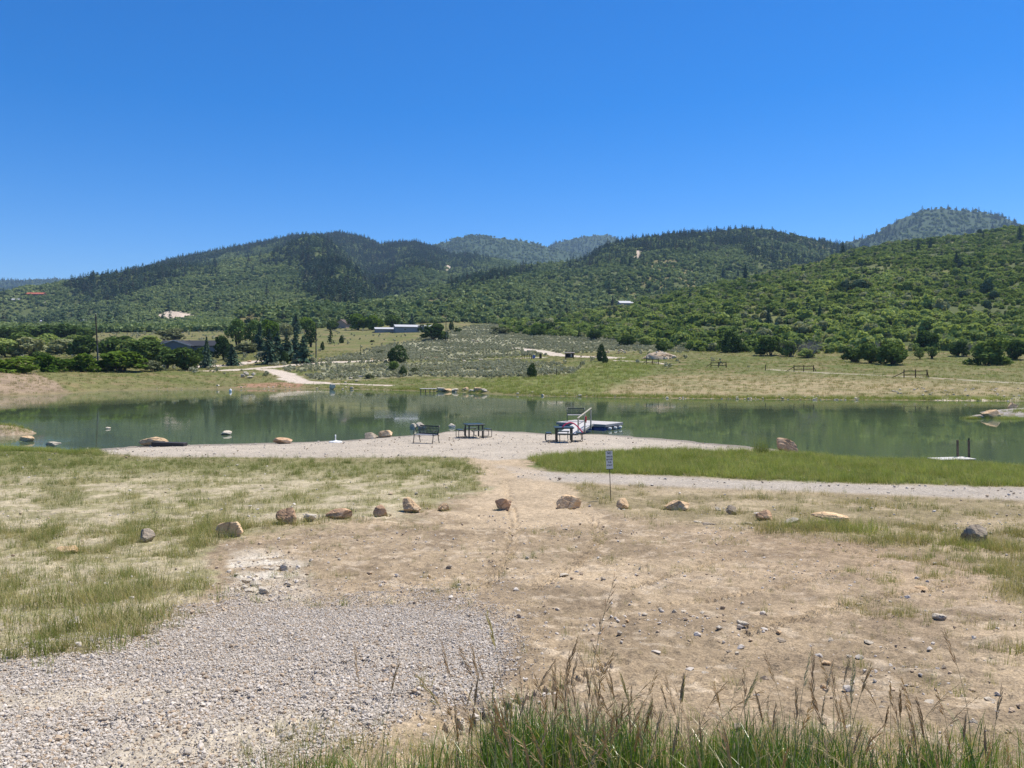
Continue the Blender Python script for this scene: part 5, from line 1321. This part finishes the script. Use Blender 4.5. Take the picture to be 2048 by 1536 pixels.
def meadow_things():
    wood = M['post']; dwood = simple('dark_fence_wood', (.075, .052, .035), .9, .1, .3, 6)
    for (ul, ur, vt, vb, el, er, lab) in ((1293, 1317, 719, 729, 1287, 1322, 'short dark rail fence section before the tall rubble heap'), (1422, 1452, 726, 735, 1415, 1460, 'dark rail fence section standing in open meadow past the rubble heap'),
                            (1588, 1627, 733, 743, 1577, 1641, 'dark rail fence section below the grey leafless bushes'), (1808, 1854, 742, 756, 1793, 1872, 'longest dark rail fence section by the pale footpath')):
        a = at(ul, vb); b = at(ur, vb); k = a.y / F; h = (vb - vt) * k + .25
        t = empty('rail_fence', a, lab, 'fence', 'rail fence sections along the footpath'); D = b - a
        for q in range(3): MB().box(D * (q / 2) + Vector((0, 0, h / 2 - .1)), (.13, .13, h + .2), None, .02).build('post', dwood, t)
        for zz in (.36, .82): MB().bar(Vector((0, -.1, h * zz)), D + Vector((0, -.1, h * zz)), .06, .11).build('rail', dwood, t)
        for e, P0 in ((el, Vector((0, 0, 0))), (er, D)):
            g = at(e, vb + 1.5); MB().bar(P0 + Vector((0, -.05, h * .72)), Vector((g.x - a.x, a.y * 0 + P0.y - .1, g.z - a.z + .05)), .10, .10).build('brace', dwood, t)
    # poles
    pole = simple('pole_wood', (.070, .058, .048), .9, .1, .25, 3); grey = simple('galvanised_metal', (.3, .31, .32), .45, .5, .1, 8, .6)
    for (u, vb, vt, r, lx, lab) in ((197, 741, 629, .16, -.55, 'tall dark utility pole standing among the bright oak brush'), (632, 716, 645, .17, 0, 'dark utility pole rising beside the spruces at the drive'), (892, 683, 632, .17, 0, 'taller of the paired utility poles beside the round dark bush'), (895.5, 682, 656, .14, 0, 'shorter of the paired utility poles beside the round dark bush')):
        p = at(u, vb); H = (vb - vt) * p.y / F
        t = empty('utility_pole', p, lab, 'utility pole', 'wooden utility poles')
        MB().tube([(0, 0, -.5), (lx * .5, 0, H * .5), (lx, 0, H)], [r, r * .85, r * .65], 10).build('shaft', pole, t)
        if H > 8:
            MB().lathe([(.05, 0), (.08, .06), (.05, .1), (.08, .16), (.03, .22)], 8, (lx, 0, H)).build('insulator', grey, t)
            MB().tube([(r * .9, -r * .6, 0), (lx * .5 + r * .85, -r * .6, H * .45)], .04, 6).build('conduit', grey, t)
    p = at(163, 741); o = MB().tube([(0, 0, 0), (.8, 0, 2.3)], .055, 8).build('guy_guard', simple('yellow_plastic', (.52, .48, .06), .5, .4, .05, 5), None, True, p); tag(o, 'thin yellow slanting guy wire guard in front of the bright brush', 'guy guard')
    # kiosk and boards
    p = at(1139, 718.5); k = p.y / F; t = empty('information_kiosk', p, 'dark roofed notice kiosk standing where the dirt road ends', 'kiosk')
    for sx in (-1, 1): MB().box((sx * 1.05, 0, .8), (.14, .14, 1.6)).build('post', dwood, t)
    MB().box((0, .02, .95), (2.0, .08, 1.15)).build('board', simple('dark_board', (.03, .022, .02), .7, .2, .2, 5), t)
    pb = MB().box((.45, -.04, .95), (.35, .02, .7)).build('notice', simple('pale_notice', (.45, .40, .38), .6, .2, .1, 5), t)
    m = MB(); m.add([(-1.35, -.5, 1.6), (1.35, -.5, 1.6), (1.35, .0, 1.85), (-1.35, 0, 1.85), (-1.35, .5, 1.6), (1.35, .5, 1.6)], [(0, 1, 2, 3), (3, 2, 5, 4), (0, 3, 4), (1, 5, 2), (0, 4, 5, 1)]); m.build('roof', simple('kiosk_roof', (.2, .18, .17), .8, .2, .15, 5), t)
    p = at(1067, 718); t = empty('sign_board', p, 'small blue panel leaning on dark legs by the meadow path', 'sign')
    R = Matrix.Rotation(.25, 3, 'Y'); MB().box((.1, 0, .62), (.75, .06, .85), R, .01).build('panel', simple('blue_panel', (.16, .20, .44), .5, .3, .1, 5), t)
    for sx in (-.55, -.1): MB().box((sx, .1, .5), (.22, .12, 1.15)).build('leg', dwood, t)
    p = at(1081, 717); o = MB().box((0, 0, .55), (.65, .5, 1.2), None, .04).box((0, 0, 1.18), (.72, .58, .08)).build('utility_box', simple('brown_paint', (.07, .05, .035), .7, .2, .2, 5), None, False, p); tag(o, 'upright dark brown utility box near the blue panel', 'utility box')
    for u in (1044, 1049, 1054, 1059):
        p = at(u, 717); o = MB().box((0, 0, .5), (.12, .12, 1.2)).build('fence_post', dwood, None, False, p); tag(o, 'short dark post in the small row beside the blue panel', 'post', 'short posts beside the blue panel')
    p = at(1162, 718); t = empty('low_sign', p, 'small low dark plate on a stake beside the kiosk', 'sign'); MB().box((0, 0, .35), (.08, .08, .75)).build('stake', dwood, t); MB().box((0, -.05, .72), (.42, .04, .2)).build('plate', dwood, t)
    for (u, vb, h) in ((1531, 741, 1.1), (841, 719, 1.4), (1161, 735, 1.2), (1113, 751, 1.2)):
        p = at(u, vb); o = MB().box((0, 0, h / 2 - .1), (.13, .13, h + .2), None, .02).build('stake', dwood, None, False, p); tag(o, 'single dark wooden stake standing in the meadow', 'stake', 'lone stakes in the meadow')
    p = at(1190, 718); o = MB().bar((-1.3, 0, .05), (.6, 0, .8), .12, .14).bar((.6, 0, -.2), (.6, 0, 1.1), .14, .14).build('braced_post', dwood, None, False, p); tag(o, 'dark post with a slanting brace beside the column shaped juniper', 'post')
    p = at(737, 754); o = MB().tube([(-2.0, 0, .12), (2.0, .3, .16)], .16, 8).build('pale_log', simple('bleached_log', (.5, .46, .40), .9, .1, .15, 5), None, False, p); tag(o, 'pale log lying in the grass below the sagebrush', 'log')

    # buildings
    def house(u, vb, L, W, hw, hr, rz, wall, roof, label, gable=None, win=0, cat='house', name='house', px=False):
        p = at(u, vb); p.z -= .3
        if px: k = p.y / F; L, W, hw, hr = L * k, W * k, hw * k, hr * k
        t = empty(name, p, label, cat, None, rz); x, y = L / 2, W / 2
        m = MB(); m.add([(-x, -y, -1.5), (x, -y, -1.5), (x, y, -1.5), (-x, y, -1.5), (-x, -y, hw), (x, -y, hw), (x, y, hw), (-x, y, hw), (-x, 0, hw + hr), (x, 0, hw + hr)], [(0, 1, 5, 4), (2, 3, 7, 6), (1, 2, 6, 9, 5), (3, 0, 4, 8, 7)])
        m.build('wall', wall, t); o = .45; e = hr / y * o
        m = MB(); th = .18
        for sy in (-1, 1):
            a = [(-x - o, sy * (y + o), hw - e), (x + o, sy * (y + o), hw - e), (x + o, 0, hw + hr), (-x - o, 0, hw + hr)]
            m.add([(q[0], q[1], q[2] + .02) for q in a] + [(q[0], q[1], q[2] + th) for q in a], [(0, 1, 2, 3), (4, 5, 6, 7), (0, 1, 5, 4), (1, 2, 6, 5), (3, 0, 4, 7)])
        m.build('roof', roof, t)
        if gable:
            gx, gw, gp = gable
            m = MB(); m.add([(gx - gw / 2, -y - gp, -1.5), (gx + gw / 2, -y - gp, -1.5), (gx + gw / 2, -y - gp, hw), (gx - gw / 2, -y - gp, hw), (gx, -y - gp, hw + hr * .95), (gx - gw / 2, 0, -1.5), (gx + gw / 2, 0, -1.5), (gx + gw / 2, 0, hw), (gx - gw / 2, 0, hw)], [(0, 1, 2, 4, 3), (1, 6, 7, 2), (5, 0, 3, 8)])
            m.build('gable_wall', wall, t); m = MB()
            for s in (-1, 1):
                a = [(gx + s * (gw / 2 + .5), -y - gp - .5, hw - .22), (gx, -y - gp - .5, hw + hr * .95), (gx, .2, hw + hr * .95), (gx + s * (gw / 2 + .5), .2, hw - .22)]
                m.add([(q[0], q[1], q[2] + .03) for q in a] + [(q[0], q[1], q[2] + .22) for q in a], [(0, 1, 2, 3), (4, 5, 6, 7), (0, 1, 5, 4), (3, 0, 4, 7)])
            m.build('gable_roof', roof, t)
            f = MB()
            for s in (-1, 1): f.bar((gx + s * (gw / 2 + .5), -y - gp - .56, hw - .12), (gx, -y - gp - .56, hw + hr * .95 + .10), .05, .22)
            f.build('fascia', M['fascia'], t)
        glass = M['glass']
        for q in range(win):
            wx = -x + L * (q + .5) / win
            f = MB().box((wx, -y - .03, hw * .55), (1.2, .06, 1.1)).build('window', M['fascia'], t); MB().box((wx, -y - .075, hw * .55), (1.0, .03, .9)).build('pane', glass, f)
        return t
    M['fascia'] = simple('pale_trim', (.42, .43, .44), .6, .3, .05, 3); M['glass'] = simple('window_glass', (.03, .04, .05), .1, .6, .05, 3)
    slate = simple('dark_slate_roof', (.035, .038, .045), .8, .2, .2, 2); blueg = simple('blue_grey_siding', (.12, .145, .18), .7, .25, .08, 2)
    white = simple('white_metal_roof', (.50, .50, .49), .5, .4, .04, 2); tan = simple('tan_siding', (.36, .26, .21), .8, .2, .12, 2); brown = simple('brown_shingle', (.12, .09, .075), .85, .2, .2, 2)
    redr = simple('orange_red_roof', (.42, .13, .075), .7, .2, .1, 2); greyw = simple('grey_siding', (.26, .27, .29), .7, .2, .1, 2); pinkr = simple('dusty_roof', (.42, .33, .29), .8, .2, .1, 2)
    house(385, 707, 17, 8, 2.5, 1.5, -.05, blueg, slate, 'low blue grey house with a dark gabled roof behind the oaks', (-2.5, 9.5, 2.2), 3)
    house(690, 656, 9, 7, 2.6, 2.2, 1.2, tan, brown, 'tan gabled house tucked beside the round bright trees', None, 1)
    house(775, 664, 11.5, 7, 1.5, .8, .25, greyw, white, 'low open shed with a white roof joined below the long barn', None, 0, 'shed', 'shed')
    house(826, 664, 17, 7, 2.5, 1.0, .30, greyw, white, 'long grey barn with a white metal roof behind the junipers', None, 2, 'barn', 'barn')
    house(1257, 612, 13, 8, 1.9, 1.5, .12, greyw, white, 'white roofed house poking out of the green hillside scrub', None, 0)
    house(72, 591, 34, 12, 3, 3.2, .05, brown, redr, 'long orange red roofed lodge high in the distant scrub', None, 0, 'lodge', 'lodge', True)
    for (u, vb, L, rf, lab) in ((268, 630, 9, pinkr, 'small distant house with a pinkish roof beside the pale cliff'), (248, 631, 7, white, 'tiny distant white roofed cabin next to the pinkish roof'), (196, 664, 6, pinkr, 'small pale house peeping out behind the tall utility pole'), (87, 644, 10, white, 'distant slanting white roof low in the wooded valley'),
                            (165, 644, 13, white, 'long flat white roof among the trees of the valley'), (180, 649, 6, white, 'small slanting white roof just under the long flat one'), (32, 602, 13, white, 'pale flat roof high in the scrub below the orange red lodge'), (90, 607, 9, pinkr, 'tan roofed house in the scrub beside the pale flat roof'), (363, 666, 5, slate, 'little dark roofed cabin at the far edge of the dry field'), (172, 636, 9, pinkr, 'brown roofed house in the wooded valley above the long white roof')):
        house(u, vb, L, L * .6, 2.2 * L / 10, 1.6 * L / 10, .2, greyw if rf is not white else tan, rf, lab, px=True)

# ------------------------------------------------------------------ single trees and shrubs
def trees():
    r = random.Random(21)
    K = {}
    def variants(key, fn, n): K[key] = [fn(k) for k in range(n)]
    variants('round', lambda k: mesh_crown('crown', round_blobs(600 + k, 1, 1, 13, .2), 1500, .085, 600 + k), 4)
    variants('dome', lambda k: mesh_crown('crown', round_blobs(620 + k, 1, 1, 14, .08), 1400, .095, 620 + k), 4)
    variants('open', lambda k: mesh_crown('crown', round_blobs(640 + k, .95, 1, 8, .3), 800, .075, 640 + k), 3)
    variants('juniper', lambda k: mesh_crown('crown', [((0, 0, .30), (.46, .46, .32)), ((.04, 0, .55), (.36, .36, .34)), ((-.03, .03, .74), (.22, .22, .27)), ((.2, .1, .3), (.28, .26, .3)), ((-.22, -.1, .32), (.26, .26, .3)), ((.05, -.2, .4), (.28, .25, .34))], 1700, .075, 660 + k), 3)
    variants('spruce', lambda k: mesh_conifer('crown', 680 + k, 20, 11, .15, 1.0, .22, 4, .04), 4)
    variants('pine', lambda k: mesh_conifer('crown', 700 + k, 13, 9, .22, 1.0, .05, 3, .10), 3)
    variants('sparse', lambda k: mesh_conifer('crown', 720 + k, 10, 5, .22, 1.0, .10, 2, .08), 2)
    variants('dead', lambda k: mesh_deadwood('crown', 740 + k, 10), 3)
    tr = {'round': mesh_trunk('trunk', 1, 5, .62, .028, .22), 'dome': mesh_trunk('trunk', 2, 6, .5, .02, .25), 'open': mesh_trunk('trunk', 3, 5, .75, .026, .2), 'juniper': mesh_trunk('trunk', 4, 2, .5, .04, .06), 'spruce': mesh_trunk('trunk', 5, 1, .95, .045, 0), 'pine': mesh_trunk('trunk', 6, 1, .9, .05, 0), 'sparse': mesh_trunk('trunk', 7, 1, .95, .05, 0), 'dead': mesh_trunk('trunk', 8, 5, .3, .018, .15)}
    for k in K:
        for me in K[k]: me.materials.append(M['oak_dark'])
        tr[k].materials.append(M['bark'])
    def tree(kind, u, vb, h, w, mat, label, name='tree', cat='tree', group=None, sink=.0):
        p = at(u, vb); k = p.y / F; H, W = h * k, w * k
        t = empty(name, p - Vector((0, 0, sink * H)), label, cat, group, r.uniform(0, 6.28)); W *= {'round': 1.12, 'dome': 1.12, 'spruce': 1.25, 'pine': 1.25, 'open': 1.15}.get(kind, 1); t.scale = (W, W, H)
        c = link('crown', K[kind][r.randrange(len(K[kind]))], None, t); c.material_slots[0].link = 'OBJECT'; c.material_slots[0].material = M[mat]
        if kind != 'dead' or True:
            q = link('trunk', tr[kind], None, t); q.material_slots[0].link = 'OBJECT'; q.material_slots[0].material = M['deadwood' if kind == 'dead' else 'bark']
        return t
    G = 'oak brush at the pond end'
    for a in [('dome', 30, 746, 36, 92, 'oak_bright', 'bright green oak bush at the top of the dry tan bank'), ('dome', 106, 744, 36, 66, 'oak_bright', 'bright green oak bush between the tan bank and the yellow guard'), ('dome', 163, 743, 38, 64, 'oak_bright', 'bright green oak bush directly behind the yellow guy guard'),
              ('dome', 84, 738, 38, 46, 'oak_dark', 'dark rounded oak wedged between two bright bushes'), ('dome', 244, 743, 44, 100, 'oak_bright', 'widest bright green oak bush just past the tall pole'), ('dome', 305, 742, 24, 42, 'olive', 'low grey green shrub at the end of the bright oaks'),
              ('round', 170, 714, 48, 66, 'oak_dark', 'tall dark oak rising just behind the tall pole'), ('round', 224, 714, 48, 66, 'oak_dark', 'dark round oak behind the widest bright bush'), ('round', 286, 728, 58, 90, 'oak_dark', 'broad dark oak filling the gap before the blue grey house'), ('round', 332, 737, 44, 46, 'oak_dark', 'dark oak leaning against the broad one by the house'), ('round', 367, 741, 55, 76, 'oak_dark', 'dark oak on many bare stems in front of the blue grey house'),
              ('round', 12, 714, 42, 70, 'oak', 'grey green oak at the back of the tan bank'), ('round', 62, 714, 44, 68, 'oak', 'mid green oak behind the dark one between bright bushes'), ('round', 124, 708, 36, 72, 'oak', 'mid green oak in the second rank before the tall pole'),
              ('round', 262, 716, 46, 60, 'oak', 'mid green oak squeezed between the dark round oak and the broad one'), ('round', 45, 700, 40, 60, 'oak_dark', 'dark oak in the third rank above the tan bank'), ('round', 95, 698, 38, 56, 'oak', 'mid green oak in the third rank above the bright bushes'), ('round', 150, 695, 30, 56, 'oak', 'mid green oak in the third rank near the tall pole'), ('round', 405, 722, 34, 40, 'oak_dark', 'small dark oak against the house wall beside the slim spruce'), ('dome', 240, 694, 24, 60, 'oak_dark', 'low dark oak at the back under the dry field'), ('dome', 300, 692, 22, 60, 'oak', 'low oak at the back beside the house roof'), ('olive' if False else 'dome', 343, 679, 24, 54, 'olive', 'brownish olive bush behind the roof of the blue grey house'),
              ('dome', -45, 746, 44, 90, 'oak_bright', 'bright oak bush cut by the picture edge above the tan bank'), ('round', -40, 716, 46, 80, 'oak_dark', 'dark oak cut by the picture edge behind bright brush')]:
        tree(*a, name='oak_tree', cat='oak', group=G, sink=.04)
    for u, h, w in ((-70, 30, 60), (-30, 30, 60), (18, 30, 62), (58, 33, 60), (100, 37, 62), (140, 37, 60), (168, 30, 40)):
        tree('round', u, 680, h, w, 'oak_dark', 'dark oak in the far clump beyond the grey green brush', 'oak_tree', 'oak', 'dark oaks of the far clump', .05)
    GH = 'trees around the blue grey house'
    for a in [('spruce', 413, 736, 64, 30, 'spruce', 'slim dark blue spruce in front of the house wall', 'spruce_tree'), ('round', 446, 720, 54, 38, 'juniper', 'dark rounded juniper tree beside the slim blue spruce', 'juniper_tree'), ('spruce', 464, 731, 44, 36, 'spruce', 'squat dark spruce at the edge of the drive', 'spruce_tree'),
              ('spruce', 539, 728, 72, 42, 'spruce', 'tallest blue spruce standing over the driveway rocks', 'spruce_tree'), ('spruce', 520, 702, 58, 32, 'conifer', 'dark conifer behind the tallest blue spruce', 'spruce_tree'), ('pine', 573, 722, 54, 40, 'spruce', 'soft grey green pine next to the tallest blue spruce', 'pine_tree'), ('pine', 607, 726, 56, 46, 'conifer', 'broad dark pine just before the drive side pole', 'pine_tree'),
              ('juniper', 569, 727, 26, 21, 'juniper', 'small round juniper under the soft grey green pine', 'juniper_tree'), ('pine', 591, 708, 46, 32, 'conifer', 'dark pine behind the broad dark one', 'pine_tree'), ('pine', 555, 706, 44, 30, 'conifer', 'dark pine filling behind the soft grey green one', 'pine_tree'), ('open', 476, 694, 64, 52, 'cottonwood', 'tall airy cottonwood behind the house', 'cottonwood_tree'), ('open', 507, 692, 58, 44, 'cottonwood', 'second airy cottonwood touching the tall one', 'cottonwood_tree'),
              ('round', 540, 684, 50, 46, 'oak_bright', 'rounded green tree above the tallest blue spruce', 'broadleaf_tree'), ('round', 572, 672, 32, 34, 'oak', 'dull green tree between the house grove and bright tree', 'broadleaf_tree'), ('spruce', 592, 668, 42, 28, 'conifer', 'dark far spruce beside the yellow green tree', 'spruce_tree'), ('round', 614, 664, 34, 38, 'oak_bright', 'yellow green rounded tree behind the drive side pole', 'broadleaf_tree'), ('open', 622, 694, 48, 28, 'juniper', 'thin dark tree just before the drive side pole', 'broadleaf_tree'),
              ('dome', 492, 706, 22, 56, 'olive', 'low grey shrub bank under the airy cottonwoods', 'shrub'), ('dome', 524, 716, 14, 30, 'sage', 'grey shrub beside the driveway rocks', 'shrub'), ('dome', 590, 727, 12, 16, 'sage', 'grey round shrub between juniper and broad pine', 'shrub'), ('dome', 625, 725, 12, 16, 'sage', 'grey round shrub at the foot of the broad pine', 'shrub'),
              ('sparse', 661, 687, 40, 18, 'juniper', 'thin see through pine on the meadow past the pole', 'pine_tree'), ('juniper', 683, 686, 16, 11, 'juniper', 'small cone shaped juniper past the thin pine', 'juniper_tree'), ('juniper', 645, 700, 18, 10, 'juniper', 'narrow dark shrub between pole and thin pine', 'juniper_tree'),
              ('round', 664, 660, 24, 26, 'oak_dark', 'dark round tree by the tan gabled house', 'broadleaf_tree'), ('round', 714, 660, 36, 42, 'oak_bright', 'bright green round tree next to the tan gabled house', 'broadleaf_tree'), ('round', 745, 660, 36, 38, 'oak_bright', 'bright green round tree merging with its twin by the tan house', 'broadleaf_tree'), ('round', 787, 658, 32, 38, 'oak_dark', 'dark round tree behind the open shed', 'broadleaf_tree'), ('spruce', 824, 652, 26, 18, 'spruce', 'blue spruce poking up behind the long barn', 'spruce_tree'),
              ('juniper', 811, 664, 14, 14, 'juniper', 'dark juniper against the wall of the long barn', 'juniper_tree'), ('dome', 840, 664, 16, 20, 'juniper', 'dark bush at the end wall of the long barn', 'shrub'),
              ('dome', 867, 681, 36, 54, 'oak_dark', 'broad dark bush just before the paired poles', 'shrub'), ('juniper', 870, 660, 20, 12, 'juniper', 'small juniper tip above the broad dark bush', 'juniper_tree'), ('juniper', 903, 660, 20, 12, 'juniper', 'dark narrow juniper just past the paired poles', 'juniper_tree'), ('dome', 915, 665, 10, 16, 'juniper', 'low dark bush past the narrow juniper', 'shrub'),
              ('dome', 1000, 668, 15, 42, 'olive', 'wide low dark shrub alone on the sagebrush slope', 'shrub'), ('juniper', 1018, 656, 10, 7, 'juniper', 'tiny juniper at the top of the sagebrush slope', 'juniper_tree'), ('dome', 745, 684, 4, 10, 'juniper', 'tiny dark shrub in the upper meadow', 'shrub')]:
        tree(*a[:7], name=a[7], cat='shrub' if a[7] == 'shrub' else 'tree', sink=.03)
    for a in [('juniper', 796, 725, 37, 46, 'juniper', 'big rounded juniper alone above the sagebrush belt'), ('dome', 788, 741, 20, 24, 'oak', 'yellow green bush below the big rounded juniper'), ('juniper', 806, 752, 21, 18, 'juniper', 'small dark juniper at the lower edge of the sagebrush belt'), ('dome', 739, 757, 10, 18, 'olive', 'low olive bush by the pale log'), ('juniper', 1064, 754, 29, 22, 'juniper', 'solitary dark juniper on the lush green bank'),
              ('juniper', 1203, 722, 36, 20, 'juniper', 'column shaped juniper next to the kiosk'), ('juniper', 1210, 726, 20, 13, 'juniper', 'little juniper leaning on the column shaped one'), ('sparse', 1146, 710, 18, 9, 'juniper', 'thin dark sapling rising behind the kiosk'), ('sparse', 721, 715, 26, 6, 'juniper', 'thin bare sapling in the sagebrush before the big juniper'), ('dome', 760, 708, 8, 14, 'olive', 'small olive bush in the sagebrush above the drive'), ('dome', 775, 735, 7, 12, 'oak', 'small green bush touching the yellow green one'), ('dome', 828, 747, 14, 18, 'olive', 'dull olive bush beside the small dark juniper')]:
        tree(*a, name='juniper_tree' if a[0] == 'juniper' else 'shrub', cat='tree' if a[0] == 'juniper' else 'shrub', sink=.02)
    GM = 'bushes along the meadow edge'
    for a in [('juniper', 1461, 705, 46, 48, 'juniper', 'rounded dark juniper at the meadow edge above the second fence'), ('dome', 1455, 706, 18, 22, 'oak_dark', 'small green oak at the foot of the rounded meadow juniper'), ('dome', 1540, 711, 44, 56, 'oak_dark', 'dark leafy bush at the meadow edge before the grey leafless ones'), ('dome', 1578, 713, 36, 40, 'oak', 'mixed grey and green bush between dark bush and leafless one'), ('dead', 1585, 713, 46, 44, 'deadwood', 'grey twiggy bush standing among green bushes'), ('dead', 1617, 715, 52, 52, 'deadwood', 'large leafless grey bush above the third fence'),
              ('dead', 1607, 712, 40, 40, 'deadwood', 'leafless grey bush leaning into the largest leafless one'), ('dome', 1612, 715, 20, 34, 'oak', 'low green growth at the foot of the leafless grey bushes'), ('dome', 1706, 724, 34, 46, 'oak_dark', 'low dark bush starting the broad meadow clump'), ('round', 1738, 726, 48, 50, 'oak_dark', 'dark oak in the middle of the broad meadow clump'), ('round', 1782, 729, 54, 66, 'oak_dark', 'biggest dark oak of the broad meadow clump'), ('dead', 1752, 716, 44, 40, 'deadwood', 'grey leafless crown behind the broad meadow clump'),
              ('open', 1840, 719, 28, 22, 'oak', 'small upright green tree past the broad meadow clump'), ('open', 1864, 717, 26, 26, 'oak_dark', 'small dark tree beside the small upright green one'), ('round', 1856, 700, 44, 54, 'oak_dark', 'dark oak behind the two small upright trees'), ('dead', 1927, 712, 44, 44, 'deadwood', 'grey leafless bush next to the big dark edge bush'), ('round', 1918, 712, 34, 36, 'oak_dark', 'dark bush behind the grey leafless one at the edge'), ('dome', 1975, 730, 56, 80, 'oak_dark', 'biggest dark bush above the longest fence'), ('round', 2033, 719, 46, 46, 'oak_dark', 'dark bush cut by the picture edge above the footpath'), ('round', 2085, 722, 50, 60, 'oak_dark', 'dark bush beyond the picture edge above the footpath'),
              ('dome', 1322, 704, 22, 26, 'oak_dark', 'green bush just behind the tall rubble heap'), ('dome', 1340, 700, 18, 20, 'oak', 'grey green bush behind the tall rubble heap'), ('round', 1075, 672, 24, 26, 'oak_dark', 'dark bush at the top edge of the sagebrush slope'), ('round', 1102, 668, 26, 26, 'juniper', 'dark juniper like bush beside the one at the slope edge'), ('sparse', 1158, 676, 24, 16, 'juniper', 'pointed dark tree at the hill foot above the kiosk'), ('round', 1192, 680, 26, 34, 'oak_dark', 'dark oak at the hill foot above the column juniper'), ('round', 1255, 692, 26, 40, 'oak_dark', 'dark oak at the hill foot behind the low rubble heap'),
              ('round', 1290, 692, 22, 36, 'oak', 'green oak at the hill foot behind the tall rubble heap')]:
        tree(*a, name={'dead': 'leafless_bush', 'juniper': 'juniper_tree', 'sparse': 'juniper_tree'}.get(a[0], 'oak_tree'), cat='bush', group=GM, sink=.04)
    L = 'dark conifer standing out of the green scrub on the near hillside'; GC = 'dark conifers on the near green hillside'
    for (u, vb, h, w) in [(1836, 506, 24, 13), (1861, 502, 28, 13), (1913, 534, 32, 15), (1922, 537, 18, 15), (1931, 575, 24, 11), (1924, 598, 20, 20), (1974, 590, 34, 28), (1988, 598, 20, 20), (1975, 620, 22, 18), (1446, 564, 32, 13), (1476, 558, 20, 10), (1491, 562, 34, 17), (1516, 656, 26, 22), (1537, 648, 32, 20), (1640, 643, 34, 20), (1664, 512, 20, 8), (1676, 512, 22, 10), (1686, 510, 28, 13), (1380, 602, 20, 11), (1394, 610, 14, 9), (1606, 545, 16, 12), (1690, 580, 22, 20), (1720, 585, 30, 40), (2040, 480, 30, 14), (2010, 460, 20, 16), (1985, 464, 18, 12), (1940, 468, 14, 16), (1960, 470, 14, 12), (2030, 456, 18, 14), (1225, 612, 20, 9), (1236, 610, 18, 9), (1280, 618, 18, 12), (1300, 590, 12, 8), (1560, 590, 14, 18), (1800, 525, 12, 10), (1730, 498, 20, 26), (1890, 610, 14, 14), (1790, 600, 12, 14), (2046, 450, 22, 14)]:
        tree('spruce' if w < h * .8 else 'round', u, vb, h, w, 'conifer', L, 'hill_conifer', 'tree', GC, .04)
    tree('dome', 1722, 582, 28, 44, 'olive', 'brownish rounded bush in the middle of the green hillside', 'shrub', 'shrub', None, .04)
DENOISE = True
build_light(); make_mats(); stone_mats(); build_land(); build_water(); build_haze()
scatter_hills(); scatter_meadow(); scatter_near(); foreground_grass()
build_rocks(); furniture(); meadow_things(); trees()
SC.cycles.use_denoising = DENOISE
SC.cycles.max_bounces = 6; SC.cycles.diffuse_bounces = 3; SC.cycles.glossy_bounces = 3; SC.cycles.transmission_bounces = 4; SC.cycles.transparent_max_bounces = 8; SC.cycles.volume_bounces = 0
SC.cycles.use_adaptive_sampling = False
SC.cycles.denoiser = 'OPENIMAGEDENOISE'; SC.cycles.denoising_input_passes = 'RGB_ALBEDO_NORMAL'; SC.cycles.denoising_prefilter = 'NONE'
